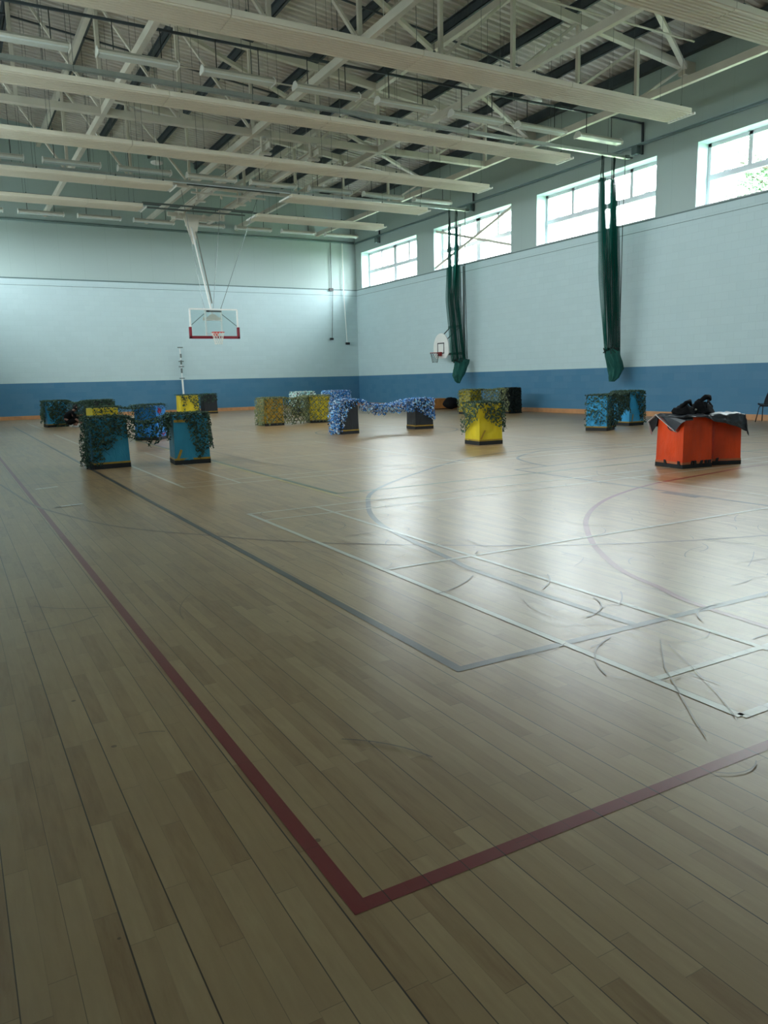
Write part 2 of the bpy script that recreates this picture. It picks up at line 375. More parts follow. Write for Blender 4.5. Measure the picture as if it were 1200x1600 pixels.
# ledge where blockwork meets cladding; upper strips coloured dark as its shadow gap
MB().box(XR-.012, XR, YN, YF-.012, 6.035, 6.075).obj('trim_1', M['pipe_paint'], kind='structure')
MB().box(XL, XR-.012, YF-.02, YF, 6.03, 6.08).obj('trim_2', M['pipe_paint'], kind='structure')
MB().box(XL, XR-.012, YF-.014, YF, 5.76, 5.775).obj('trim_3', M['pipe_paint'], kind='structure')
MB().box(XR-.008, XR, YN, YF-.014, 5.76, 5.775).obj('trim_4', M['pipe_paint'], kind='structure')

# ------------------------------------------------------------------ roof deck (corrugations run down the slope) and purlins
d = MB(); P_ = .25; ny = int((YF-YN)/P_)
prof = []
for i in range(ny+1):
    y = YN+i*P_
    for dy, dz in ((0, 0), (.10, 0), (.13, .075), (.22, .075)):
        if y+dy <= YF: prof.append((y+dy, dz))
prof.append((YF, 0))
XA, XB = XL-.7, XR+.7
vs = [(x, y, roof_z(x)+dz) for x in (XA, XB) for y, dz in prof]; L = len(prof)
d.add(vs, [(i, i+1, L+i+1, L+i) for i in range(L-1)])
d.add([(XA, YN-.3, roof_z(XA)+.15), (XB, YN-.3, roof_z(XB)+.15), (XB, YF+.3, roof_z(XB)+.15), (XA, YF+.3, roof_z(XA)+.15)], [(0,1,2,3)])
d.obj('ceiling', M['deck'], kind='structure')
for k in range(10):
    x = 17.75-2.15*k; z = roof_z(x)-.03
    b = MB(); b.box(x-.012, x+.012, YN, YF, z-.24, z); b.box(x-.012, x+.085, YN, YF, z-.24, z-.225); b.box(x-.085, x+.012, YN, YF, z-.015, z)
    b.obj('purlin', M['dark_steel'], kind='structure')
b = MB(); x = 19.52; z = roof_z(x)-.03; b.box(x-.1, x+.1, YN, YF, z-.3, z)
b.obj('purlin', M['dark_steel'], kind='structure')
b = MB(); b.box(18.5, 18.53, YN, YF, roof_z(18.5)-.12, roof_z(18.5)-.04)
# ------------------------------------------------------------------ roof trusses
TY = [2.63, 9.53, 16.43, 23.34, 30.22]
PX = [17.45-2.15*k for k in range(9)]
ZB = 8.75
def ztop(x): return 9.95+.112*(19.3-x)
ordn = ['nearest', 'second nearest', 'third nearest', 'fourth nearest', 'farthest']
for k, y in enumerate(TY):
    t = empty('roof_truss', (8.85, y, ZB), label='white steel roof truss spanning the hall, %s to the camera of the five' % ordn[k] if k not in (4,) else 'white steel roof truss spanning the hall closest to the far wall', cat='roof truss', group='white roof trusses')
    def part(name, p, q, w_, h_):
        b = MB(); b.bar((p[0]-8.85, 0, p[1]-ZB), (q[0]-8.85, 0, q[1]-ZB), w_, h_, up=(0,1,0)); return b.obj(name, M['white_steel'], t, bevel=.008)
    part('top_chord', (19.3, ztop(19.3)), (XL+.12, ztop(XL+.12)), .2, .16)
    part('bottom_chord', (17.55, ZB), (.15, ZB), .18, .2)
    for x in PX: part('post', (x, ZB+.09), (x, ztop(x)-.08), .1, .1)
    alltop = [19.3]+PX
    for i in range(5): part('diagonal', (alltop[i]-.05, ztop(alltop[i])-.06), (alltop[i+1]+.05, ZB+.06), .07, .09)
    L2 = PX[4:]+[XL+.15]
    for i in range(5): part('diagonal', (L2[i+1]+.05, ztop(L2[i+1])-.06), (L2[i]-.05, ZB+.06), .07, .09)
    b = MB(); b.box(19.3-8.85-.08, XR-8.85, -.12, .12, ztop(19.3)-ZB-.25, ztop(19.3)-ZB+.12)
    b.obj('wall_bracket', M['white_steel'], t, bevel=.008)
names = {17.45:'beside the right wall windows', 13.15:'second from the right wall', 8.85:'along the middle of the hall', 4.55:'second from the left', .25:'beside the left wall'}
for x, s_ in names.items():
    b = MB(); b.bar((x, YN, ZB), (x, YF, ZB), .14, .19)
    b.obj('tie_beam', M['white_steel'], bevel=.01, label='long white steel tie beam at truss foot level, '+s_, cat='beam', group='white tie beams running down the hall')
for x, s_ in ((13.15, 'right of the middle'), (4.55, 'left of the middle')):
    b = MB(); b.bar((x, YN, ztop(x)-.02), (x, YF, ztop(x)-.02), .16, .18)
    b.obj('tie_beam', M['white_steel'], bevel=.01, label='long white steel beam high under the roof deck, '+s_, cat='beam', group='white beams under the roof deck')
for k in range(1, 5):
    b = MB(); b.bar((19.25, TY[k]-.08, ztop(19.3)-.06), (6.7, TY[k-1]+.1, ztop(6.7)-.1), .13, .11)
    b.obj('roof_brace', M['white_steel'], bevel=.008, label='slanting white roof brace ending at the right wall end of the %s truss' % ('farthest' if k == 4 else ordn[k]), cat='brace', group='slanting roof braces')
# thin dark sprinkler/tie rods across under the deck
for i, (y, lab) in enumerate(((12.9, 'nearest'), (20.0, 'middle'), (26.9, 'farthest'))):
    b = MB(); b.tube([(-.8, y, roof_z(-.8)-.33), (19.3, y, roof_z(19.3)-.33)], .03, 6)
    b.obj('tie_rod', M['dark_steel'], label='thin dark sloping rod under the purlins, %s of the three' % lab, cat='rod', group='dark rods under the purlins')
# small white lattice tubes (roof restraint rods)
for k in range(1, 5):
    y = TY[k]-3.45
    b = MB(); b.tube([(17.0, y+1.2, 9.4), (4.0, y+1.2, 9.4)], .022, 6)
    for xx in (4.05, 8.4, 12.7, 16.9): b.tube([(xx, y+1.2, 9.4), (xx, y+1.2, roof_z(xx)+.01)], .006, 4)
    b.obj('restraint_rod', M['white_steel'], label='thin white rod slung across the bay in front of the %s truss' % ('farthest' if k == 4 else ordn[k]), cat='rod', group='thin white rods between trusses')
# ------------------------------------------------------------------ ribbed ceiling heating panels
def panel(xa, xb, y0, y1, label, zc=7.75, joints=(1.1, 5.07, 9.05, 13.0, 16.95)):
    t = empty('heating_panel', ((xa+xb)/2, (y0+y1)/2, zc), label=label, cat='ceiling panel', group='ribbed white ceiling panels')
    W = y1-y0; nr = 8
    pr = [(-W/2, .10), (-W/2, -.005), (-W/2+.02, -.005)]
    for i in range(nr):
        c0 = -W/2+.03+(W-.06)*(i)/nr; s_ = (W-.06)/nr
        pr += [(c0+s_*.12, .0), (c0+s_*.3, -.022), (c0+s_*.7, -.022), (c0+s_*.88, .0)]
    pr += [(W/2-.02, -.005), (W/2, -.005), (W/2, .10)]
    cuts = [xa]+[j for j in joints if xa < j < xb]+[xb]
    for a, c in zip(cuts[:-1], cuts[1:]):
        b = MB(); a2, c2 = a+.006-(xa+xb)/2, c-.006-(xa+xb)/2
        b.prism(pr, a2, c2, ax=0)
        b.obj('panel_section', M['panel'], t)
    for e, sg in ((xa, -1), (xb, 1)):
        b = MB(); ex = e-(xa+xb)/2
        for i in range(nr):
            cy = -W/2+.03+(W-.06)*(i+.5)/nr; b.bar((ex, cy, -.0), (ex+sg*.10, cy, .0), .03, .03)
        b.bar((ex+sg*.11, -W/2, 0), (ex+sg*.11, W/2, 0), .04, .05)
        b.obj('end_manifold', M['white_paint'], t)
    for x in [c+.3 for c in cuts[:-1]]+[xb-.3]+[(a+c)/2 for a, c in zip(cuts[:-1], cuts[1:])]:
        for yy in (-W/2+.08, W/2-.08):
            b = MB(); lx = x-(xa+xb)/2; b.tube([(lx, yy, .1), (lx, yy, roof_z(x)-zc)], .005, 4); b.box(lx-.02, lx+.02, yy-.02, yy+.02, .1, .16)
            b.obj('hanger_wire', M['wire'], t)
    return t
panel(.9, 16.95, 9.95, 10.75, 'ribbed white ceiling heating panel cut off by the top right corner')
panel(.9, 16.95, 14.12, 14.95, 'long ribbed white ceiling heating panel ending above the right windows at the top right')
panel(.9, 16.95, 18.45, 19.2, 'long ribbed white ceiling heating panel ending just above the nearer green curtain')
panel(.9, 16.95, 22.4, 23.25, 'long ribbed white ceiling heating panel, the farthest one without a gap')
panel(.9, 7.15, 26.3, 27.2, 'short ribbed white ceiling panel at the left, in front of the hoop frame')
panel(11.3, 16.95, 26.3, 27.2, 'short ribbed white ceiling panel right of the hoop frame, nearer of two')
panel(.9, 6.95, 29.75, 30.7, 'short ribbed white ceiling panel at the left nearest the far wall')
panel(11.3, 16.95, 29.75, 30.7, 'short ribbed white ceiling panel right of the hoop frame, farther of two')
# ------------------------------------------------------------------ strip lights
def strip_light():
    t = empty('strip_light', cat='ceiling light'); LN = 1.68
    b = MB(); b.prism([(-.13,.0),(-.15,.035),(-.05,.115),(.05,.115),(.15,.035),(.13,.0)], -LN/2, LN/2, ax=0); b.obj('housing', M['light_body'], t, bevel=.004)
    b = MB(); b.prism([(-.125,-.002),(-.11,-.03),(.11,-.03),(.125,-.002)], -LN/2+.03, LN/2-.03, ax=0); b.obj('diffuser', M['diffuser'], t)
    for sg in (-1, 1):
        b = MB(); b.prism([(-.14,-.04),(-.16,.04),(-.06,.14),(.06,.14),(.16,.04),(.14,-.04)], sg*LN/2-.012, sg*LN/2+.012, ax=0); b.obj('end_cap', M['white_paint'], t, bevel=.003)
        b = MB(); b.tube([(sg*.5,0,.11),(sg*.5,0,.72)], .012, 5); b.obj('hanging_rod', M['cable'], t)
    return t
proto = strip_light(); first = True
pos_word = ['rightmost', 'second from the right', 'third from the right', 'fourth from the right', 'fifth from the right', 'sixth from the right', 'seventh from the right']
for (y, z, row, x0) in ((18.02, 8.2, 'nearest', 17.65), (26.85, 8.2, 'middle', 17.5), (34.75, 8.2, 'farthest', 17.4)):
    for k in range(8):
        t = proto if first else copy_tree(proto); first = False
        t.location = (x0-2.22*k, y, z)
        t['label'] = 'unlit white strip light, %s in the %s row' % ((pos_word+['leftmost'])[k], row); t['group'] = 'strip lights hanging in the %s row' % row
# dark conduits above the light rows, dropping down the wall at the right end
for y, z, lab, cut in ((18.15, 8.95, 'nearest', None), (27.0, 8.95, 'middle', None), (34.9, 8.95, 'farthest', None)):
    b = MB(); b.bar((XL, y, z), (19.6, y, z), .05, .05); b.bar((19.6, y, z+.03), (19.6, y, 8.05), .06, .05)
    b.obj('cable_conduit', M['dark_steel'], label='dark cable conduit above the %s row of strip lights, turning down the right wall' % lab, cat='conduit', group='cable conduits')
    b = MB(); b.box(19.5, XR, y+.12, y+.34, 8.1, 8.35)
    b.obj('junction_box', M['pipe_paint'], label='small grey junction box on the right wall at the end of the %s light row' % lab, cat='junction box', group='wall junction boxes')
# service pipe round the walls
b = MB(); b.tube([(XR-.07, YN, 8.3), (XR-.07, YF-.07, 8.42), ], .05, 8); b.obj('wall_pipe', M['pipe_paint'], smooth=True, label='long dark grey pipe along the right wall above the windows', cat='pipe')
b = MB(); b.tube([(XL, YF-.07, 8.46), (XR-.12, YF-.07, 8.44)], .055, 8); b.obj('wall_pipe', M['pipe_paint'], smooth=True, label='long dark grey pipe across the far wall', cat='pipe')
# smoke detectors
for (x, y, z, lab) in ((16.3, 19.3, 9.5, 'right of the hall near the nearest light row'), (6.2, 17.4, 9.0, 'at the upper left under the roof'), (9.8, 17.0, 8.9, 'above the middle of the hall'), (7.0, 27.6, 8.75, 'above the hoop frame')):
    b = MB(); b.tube([(x,y,z),(x,y,z-.05),(x,y,z-.08)], [.2,.2,.12], 20); b.tube([(x,y,z),(x,y,roof_z(x))], .008, 4)
    b.obj('smoke_detector', M['white_paint'], smooth=False, label='round white detector disc hanging '+lab, cat='smoke detector', group='round detectors')
# diagonal steel cross in front of the second window
for p, q, lab in (((19.72, 30.1, 6.2), (19.72, 24.55, 7.82), 'rising towards the camera'), ((19.80, 30.1, 7.8), (19.80, 24.55, 6.35), 'falling towards the camera')):
    b = MB(); b.bar(p, q, .04, .1); b.obj('window_brace', M['white_steel'], label='pale steel brace bar across the far-middle window, %s' % lab, cat='brace', group='crossed bars in the window')
# ------------------------------------------------------------------ wrapped square barrier boxes
def wrap_mat(name, rgb, rough=.42, dark=.25):
    t = NT(name); o = t.obj(); c = srgb(*rgb); d = tuple(x*(1-dark) for x in c[:3])+(1,)
    mp = t.n('ShaderNodeMapping'); t.put(mp.inputs[0], o); mp.inputs['Scale'].default_value = (1, 1, .35)
    f = t.noise(4, 4, mp.outputs[0]); col = t.ramp(f, [(.3, d), (.65, c)])
    return t.done(col, rough, 0, t.bump(t.noise(11, 4, mp.outputs[0], .6), .7, .02), .5)
M['w_blue'] = wrap_mat('blue_wrap', (44,142,176)); M['w_bright'] = wrap_mat('bright_blue_wrap', (40,134,214), .3)
M['w_cyan'] = wrap_mat('cyan_wrap', (58,168,222), .3); M['w_yellow'] = wrap_mat('yellow_wrap', (226,200,30)); M['w_ochre'] = wrap_mat('ochre_wrap', (200,152,30))
M['w_black'] = wrap_mat('black_wrap', (30,34,40), .5); M['w_orange'] = wrap_mat('orange_wrap', (236,74,16), .42, .3)
M['tape_gold'] = simple('gold_tape', (168,134,44), .35, var=.2); M['tape_pale'] = simple('worn_tape', (186,104,66), .5, var=.2)
M['box_base'] = simple('black_base', (18,20,24), .6, var=.3, bump=.01, bscale=14); M['red_mark'] = simple('red_mark', (170,30,60), .5)
M['pale_tape'] = simple('pale_tape', (206,196,160), .5)
def crumple_box(b, s, z0, z1, inset_top, amp, seed, n=10):
    # a slightly tapered, slightly crumpled square prism
    def pt(face, u, v):
        k = inset_top*(v)
        e0, e1 = k, s-k
        a = e0+(e1-e0)*u
        P = {0: (a, e0), 1: (e1, a), 2: (s-a, e1), 3: (e0, s-a)}[face]
        z = z0+(z1-z0)*v
        q = Vector((P[0], P[1], z)); nn = noise.noise(q*7+Vector((seed, seed*2, 0)))*amp*min(1, 4*min(u, 1-u)+.15)
        N = {0: (0,-1), 1: (1,0), 2: (0,1), 3: (-1,0)}[face]
        return (P[0]+N[0]*nn, P[1]+N[1]*nn, z)
    for f in range(4): b.grid(lambda u, v, f=f: pt(f, u, v), n, n)
    k = inset_top
    b.grid(lambda u, v: (k+(s-2*k)*u, k+(s-2*k)*v, z1+noise.noise(Vector((u*3+seed, v*3, 1)))*amp), n, n)
def barrier(c, th, s, h, wrap, label, group, band='tape_gold', tapes=(), basez=.075, taper=.012, name='barrier_box', seed=None):
    """c: corner nearest the camera, th: heading of its right-hand face"""
    seed = seed if seed is not None else len(bpy.data.objects)*.37
    t = empty(name, (c[0], c[1], 0), math.radians(th), label=label, cat='box', group=group)
    b = MB(); crumple_box(b, s, basez, h, taper, .008, seed); b.obj('body', M[wrap], t, smooth=False)
    b = MB(); crumple_box(b, s+.012, 0, basez+.004, .0, .004, seed+1, 6); o = b.obj('base', M['box_base'], t); o.location = (-.006, -.006, 0)
    if band:
        b = MB(); crumple_box(b, s+.008, basez, basez+.035, .0, .004, seed+2, 8); o = b.obj('tape_band', M[band], t); o.location = (-.004, -.004, 0)
    for (p, q, wd) in tapes:        # tape strips on the right-hand face: (x, z) to (x, z)
        b = MB(); b.bar((p[0], -.004+p[1]*taper/h, p[1]), (q[0], -.004+q[1]*taper/h, q[1]), .008, wd, up=(0,-1,0)); 
        b = MB(); d = Vector((q[0]-p[0], 0, q[1]-p[1])).normalized(); nn = Vector((-d.z, 0, d.x))*wd/2
        vs = [Vector((p[0], -.008, p[1]))+nn, Vector((p[0], -.008, p[1]))-nn, Vector((q[0], -.004, q[1]))-nn, Vector((q[0], -.004, q[1]))+nn]
        vs += [v+Vector((0, .012+taper, 0)) for v in vs]
        b.add(vs, [(0,1,2,3), (7,6,5,4), (0,4,5,1), (1,5,6,2), (2,6,7,3), (3,7,4,0)]); b.obj('tape_strip', M['tape_gold' if wrap != 'w_orange' else 'box_base'], t)
    return t
GB = 'square barrier boxes on the gym floor'
B = {}
def bx(key, c, th, s, h, wrap, label, **k): B[key] = (Vector(c), math.radians(th), s, h); return barrier(c, th, s, h, wrap, label, GB, **k)
bx('L', (2.07,13.70), 4, .60, .84, 'w_blue', 'blue wrapped box with dark green netting at the left, nearest on that side')
bx('R', (3.37,13.46), -6, .61, .85, 'w_blue', 'blue wrapped box with gold tape strips, right end of the nearest green net', tapes=[((.02,.76),(.28,.76),.045), ((.05,.1),(.12,.26),.04)])
tb = bx('BB', (4.57,19.85), 52, .60, .86, 'w_bright', 'bright blue box with red scrawl behind the nearest green net', band=None)
bx('YB', (3.02,19.6), 6, .62, .86, 'w_yellow', 'yellow box under netting behind the nearest blue box')
bx('FL', (3.01,29.35), 5, .70, .88, 'w_cyan', 'blue box under netting beside the crouching person, far left')
bx('FS', (4.12,26.9), 5, .75, .89, 'w_black', 'dark netted box right of the crouching person, far left')
bx('YC', (9.2,35.0), 0, .82, .86, 'w_yellow', 'yellow box under scraps of net beside the wall pole')
bx('KC', (10.35,35.3), 0, .62, .86, 'w_black', 'black box with gold tape right of the small yellow one by the far wall')
bx('D1', (8.77,23.25), 5, .64, .85, 'w_ochre', 'ochre box under olive net, left end of the long olive net')
bx('D2', (10.50,23.7), -12, .70, .86, 'w_yellow', 'yellow box under olive net, right end of the long olive net')
bx('E', (12.6,29.6), 0, .75, .90, 'w_black', 'box covered by pale netting behind the olive net')
bx('A', (8.83,17.95), 5, .52, .85, 'w_black', 'black box with gold tape under blue net, left end')
bx('Bx', (11.17,18.12), -5, .55, .80, 'w_black', 'black box with gold tape under blue net, right end')
bx('F', (13.45,28.2), 0, .85, .93, 'w_bright', 'box wrapped in blue net behind the left black box')
bx('G', (9.44,12.83), -4, .56, .84, 'w_yellow', 'yellow box with green net draped over its upper half, centre right', tapes=[((.03,.12),(.14,.3),.03)])
bx('H', (17.1,23.8), 10, .60, .88, 'w_yellow', 'yellow netted box behind the single yellow box, near the right wall')
bx('I', (18.2,22.9), -2, .52, .90, 'w_black', 'black netted box near the right wall behind the yellow box')
bx('J', (14.02,13.84), 24, .53, .84, 'w_cyan', 'light blue box behind see-through netting, left of the pair by the right wall')
bx('K', (15.76,14.75), 1, .54, .88, 'w_cyan', 'light blue box half bare of netting, right of the pair by the right wall', tapes=[((.1,.1),(.14,.3),.02)])
o1 = bx('O1', (9.2,7.58), -7, .55, .74, 'w_orange', 'orange box under a dark sheet, left of the orange pair', band='tape_pale', basez=.055)
o2 = bx('O2', (9.92,7.62), -22, .44, .73, 'w_orange', 'orange box under a dark sheet, right of the orange pair', band='tape_pale', basez=.055)
for root, s in ((o1, .55), (o2, .44)):      # black tape tags along the foot
    rnd = random.Random(int(s*100))
    for face in (0, 1):
        for u in (.12, .3, .42, .62, .8, .92):
            if rnd.random() < .25: continue
            a = u*s; w2 = rnd.uniform(.012, .03); z = .08; tl = rnd.uniform(-.5, .6)
            b = MB(); P = lambda q, zz, o_=.011: (q, -o_, zz) if face == 0 else (-o_, q, zz)
            pts = [P(a-w2, .05), P(a+w2, .05), P(a+w2+tl*.03, z+.03), P(a-w2+tl*.05, z+.025)]; pt2 = [P(a-w2, .05, -.002), P(a+w2, .05, -.002), P(a+w2+tl*.03, z+.03, -.002), P(a-w2+tl*.05, z+.025, -.002)]
            b.add(pts+pt2, [(0,1,2,3), (7,6,5,4), (0,4,5,1), (1,5,6,2), (2,6,7,3), (3,7,4,0)]); b.obj('tape_tag', M['black'], root.children[0])
hb = MB(); hb.tube([(-.02, .12+.09*(1-math.cos(t_))-.0, .62-.07*math.sin(t_)) for t_ in [PI*i/12 for i in range(13)]], .009, 6); hb.obj('handle', M['black'], o1.children[0], smooth=True)
# red scrawl on the bright blue box
b = MB()
for p, q in (((.12,.82),(.16,.70)), ((.16,.70),(.20,.80)), ((.20,.80),(.25,.68)), ((.25,.68),(.30,.78)), ((.08,.74),(.2,.66)), ((.2,.14),(.34,.16)), ((.3,.1),(.45,.17))):
    b.bar((p[0], -.006, p[1]), (q[0], -.006, q[1]), .016, .016)
b.obj('red_scrawl', M['red_mark'], tb.children[0])

# ------------------------------------------------------------------ camouflage netting: cords + leaf cut-outs on draped sheets
def leaf_mat(name, cols):
    cols = [tuple(min(255, int(c*1.3+5)) for c in q) for q in cols]
    t = NT(name); g = t.n('ShaderNodeNewGeometry'); n_ = len(cols)
    col = t.ramp(g.outputs['Random Per Island'], [((i+.5)/n_, srgb(*c)) for i, c in enumerate(cols)])
    m_ = t.done(col, .75, 0, None, .3); return m_
M['leaf_green'] = leaf_mat('green_scrim', [(20,36,32), (38,58,46), (52,74,60), (30,46,36), (66,88,72), (44,60,44)])
M['leaf_olive'] = leaf_mat('olive_scrim', [(70,78,48), (104,106,60), (88,96,74), (120,124,84), (56,62,44), (112,118,98)])
M['leaf_blue'] = leaf_mat('blue_scrim', [(34,84,140), (70,130,190), (120,170,214), (200,220,232), (24,44,84), (60,110,170), (20,26,40)])
M['leaf_pale'] = leaf_mat('pale_scrim', [(140,190,196), (190,216,214), (120,150,140), (92,110,96), (210,224,220)])
M['leaf_dark'] = leaf_mat('dark_scrim', [(10,14,14), (18,26,24), (28,38,34), (14,18,20)])
def net(name, sheets, mat, label, group, leaf=.045, dens=620, cord='dark_cord', seed=1, cordw=.005):
    """sheets: list of (fn(u,v)->point, width m, height m, mask(u,v)->0..1 coverage)"""
    rnd = random.Random(seed); b = MB()
    for fn, Wd, Hd, mask in sheets:
        P = lambda u, v: Vector(fn(u, v))
        N = int(dens*2.0*Wd*Hd)
        for _ in range(N):
            u, v = rnd.random(), rnd.random()
            if rnd.random() > mask(u, v): continue
            p = P(u, v); du = P(min(1, u+.01), v)-P(max(0, u-.01), v); dv = P(u, min(1, v+.01))-P(u, max(0, v-.01))
            if du.length < 1e-5 or dv.length < 1e-5: continue
            du.normalize(); nrm = du.cross(dv)
            if nrm.length < 1e-6: continue
            nrm.normalize(); dv = nrm.cross(du)
            a = rnd.uniform(0, 2*PI); t1 = (du*math.cos(a)+dv*math.sin(a)+nrm*rnd.uniform(-.7, .7)).normalized(); t2 = nrm.cross(t1)
            if t2.length < 1e-5: continue
            t2.normalize(); t2 = (t2+nrm*rnd.uniform(-.5, .5)).normalized()
            l = leaf*rnd.uniform(.6, 1.35); w_ = l*rnd.uniform(.35, .62); q = p+nrm*rnd.uniform(-.004, .022)
            q.z = max(q.z, .012)
            up = nrm*l*.25
            pts = [q-t1*l*.5-t2*w_*.25, q-t1*l*.5+t2*w_*.3, q+t2*w_*.62+up, q-t2*w_*.5+up, q+t1*l*.5+t2*w_*.1, q+t1*l*.45-t2*w_*.35]
            for k_ in pts: k_.z = max(k_.z, .006)
            b.add(pts, [(0,1,2,3), (3,2,4,5)])
        # diamond mesh of cords
        st = .085; nu, nv = max(2, int(Wd/st)), max(2, int(Hd/st))
        for i in range(nu+1):
            for j in range(nv):
                for sg in (-1, 1):
                    i2 = i+sg
                    if not 0 <= i2 <= nu: continue
                    if (i+j) % 2: continue
                    u0, v0, u1, v1 = i/nu, j/nv, i2/nu, (j+1)/nv
                    if mask((u0+u1)/2, (v0+v1)/2) < .12: continue
                    p, q = P(u0, v0), P(u1, v1)
                    p.z = max(p.z, .008); q.z = max(q.z, .008)
                    if (q-p).length > 1e-4: b.bar(p, q, cordw, cordw, 1)
    return b.obj(name, [M[mat], M[cord]], label=label, cat='camouflage net', group=group)
def wob(u, v, s=0, a=.012):
    return noise.noise(Vector((u*5+s, v*5-s, s)))*a
def lerp_list(L, u):
    x = u*(len(L)-1); i = min(int(x), len(L)-2); return L[i]+(L[i+1]-L[i])*(x-i)
def bfr(key):
    c, th, s, h = B[key]; ex = Vector((math.cos(th), math.sin(th))); ey = Vector((-math.sin(th), math.cos(th)))
    return lambda a, b_, z: (c.x+ex.x*a+ey.x*b_, c.y+ex.y*a+ey.y*b_, z), s, h
def face(key, which, low, cover=1.0, off=.025, flare=.06, hole=None, seed=0):
    """which: 'front' (right-hand face), 'left', 'right', 'back'; low: list of lower-edge heights along the face"""
    T, s, h = bfr(key); zt = h+.02; zb = min(low)
    def fn(u, v):
        z = zt-(zt-zb)*v; f = off+flare*v*(.6+.4*math.sin(u*7+seed))+wob(u, v, seed, .03); a = -off+(s+2*off)*u
        return {'front': lambda: T(a, -f, z), 'left': lambda: T(-f, a, z), 'right': lambda: T(s+f, a, z), 'back': lambda: T(a, s+f, z)}[which]()
    def mask(u, v):
        z = zt-(zt-zb)*v; e = lerp_list(low, u)+noise.noise(Vector((u*9, seed, 0)))*.07
        if z < e: return 0
        c_ = cover*(1 if z > e+.08 else .6)
        if hole: c_ *= hole(u, z)
        return c_
    return (fn, s, max(.05, zt-zb), mask)
def top(key, cover=.9, off=.03):
    T, s, h = bfr(key)
    return (lambda u, v: T(-off+(s+2*off)*u, -off+(s+2*off)*v, h+.022+wob(u, v, 3, .02)), s, s, lambda u, v: cover)
def span(k1, k2, sag, drop, cover=.9, b1=(0, 1), b2=(0, 1), front=True, seed=0, t1=None, t2=None):
    """sheet from right edge of box k1 to left edge of box k2: a sagging canopy plus a front curtain of length drop(u)"""
    T1, s1, h1 = bfr(k1); T2, s2, h2 = bfr(k2)
    def line(u, v):
        p = Vector(T1(s1+.02, b1[0]*s1+(b1[1]-b1[0])*s1*v, h1+.02)); q = Vector(T2(-.02, b2[0]*s2+(b2[1]-b2[0])*s2*v, h2+.02))
        r = p.lerp(q, u); r.z -= sag*4*u*(1-u)*(1+.15*math.sin(v*5)); r.z += wob(u, v, seed, .04); return r
    L = (Vector(T2(0, 0, h2))-Vector(T1(s1, 0, h1))).length
    out_ = [(lambda u, v: tuple(line(u, v)), L, (s1+s2)/2, lambda u, v: cover)]
    if drop:
        dm = max(drop)
        def cf(u, v):
            p = line(u, 0); p.z -= dm*v; p.y -= .03+.05*v*math.sin(u*9+seed)+wob(u, v, seed+2, .05); return tuple(p)
        out_.append((cf, L, dm, lambda u, v: cover if v*dm < lerp_list(drop, u)*(1+.35*noise.noise(Vector((u*12, seed, 1)))) else 0))
    return out_
GN = 'camouflage nets over the barrier boxes'
net('camouflage_net', [top('L'), face('L','front',[.05,.08,.3,.45,.5,.48]), face('L','left',[.0,.0,.02,.0]), top('R'), face('R','left',[.42,.5,.6]),
    face('R','front',[.80,.80,.78,.72,.45,.12,.08,.25,.3]), face('R','right',[.25,.3,.35,.5])] + span('L','R',.13,[.42,.34,.26,.36,.34,.2,.18]),
    'leaf_green', 'dark green net slung between the two nearest blue boxes, left', GN, seed=11, dens=900, leaf=.042)
net('camouflage_net', [top('YB'), face('YB','front',[.4,.42,.45,.4],.6), top('BB'), face('BB','left',[.5,.45,.4,.6],.55), face('BB','front',[.8,.78,.8],.4)] + span('YB','BB',.06,[.2,.12,.05,.15],.35),
    'leaf_green', 'thin green net from the yellow box to the bright blue box, left', GN, seed=12, dens=560)
net('camouflage_net', [top('FL'), face('FL','front',[.75,.2,.0,.0,.0,.0],1), face('FL','left',[.05,.3,.05],.8), top('FS'), face('FS','front',[.35,.3,.4],.8), face('FS','left',[.05,.05],.9)] + span('FL','FS',.08,[.86,.6,.5,.5],.85),
    'leaf_green', 'dark green net behind the crouching person, far left', GN, seed=13, dens=620, leaf=.06)
net('camouflage_net', [top('YC',.6), face('YC','front',[.6,.2,.7,.5,.05,.02],.6), top('KC',.7), face('KC','front',[.45,.5,.55,.6],.5)] + span('YC','KC',.05,[.5,.2],.4),
    'leaf_green', 'scrap of green net over the small yellow and black boxes, far end', GN, seed=14, dens=360, leaf=.065)
net('camouflage_net', [top('D1'), face('D1','front',[.03,.03,.03],.42), face('D1','left',[.0,.0],1.0), top('D2'), face('D2','front',[.1,.08,.03,.05],.4), face('D2','left',[.05,.05],.9)] + span('D1','D2',.06,[.83,.8,.76,.78],.95),
    'leaf_olive', 'olive green net with yellow showing through, reaching the floor', GN, seed=15, dens=760, leaf=.05, cordw=.007)
net('camouflage_net', [top('E'), face('E','front',[.3,.3]), face('E','left',[.4,.3])], 'leaf_pale', 'pale icy net heaped behind the olive net', GN, seed=16, dens=420, leaf=.07)
net('camouflage_net', [top('A'), face('A','left',[.0,.0,.0]), face('A','front',[.05,.38,.58,.66,.72,.76]), top('Bx'), face('Bx','left',[.52,.5,.5]), face('Bx','front',[.52,.5,.42,.36,.28,.2]), face('Bx','right',[.25,.4])] + span('A','Bx',.16,[.3,.25,.22,.2,.24,.3],.95),
    'leaf_blue', 'blue and white net joining two black boxes in mid hall', GN, seed=17, dens=850, leaf=.048)
def fsweep(u, v):
    T1, s1, h1 = bfr('A'); p = Vector(T1(-.02, .02, h1)); q = p+Vector((-.22-.1*v, -.03, 0)); r = p.lerp(q, u); r.z = h1*(1-v)+.01; return (r.x-.05*v*v, r.y, r.z)
net('camouflage_net', [(fsweep, .25, .85, lambda u, v: 1.0 if u < .75+.25*v else 0), top('F'), face('F','front',[.5,.5]), face('F','left',[.5,.5])], 'leaf_blue', 'bright blue net on the rear box, trailing past the left black box', GN, seed=18, dens=700, leaf=.05)
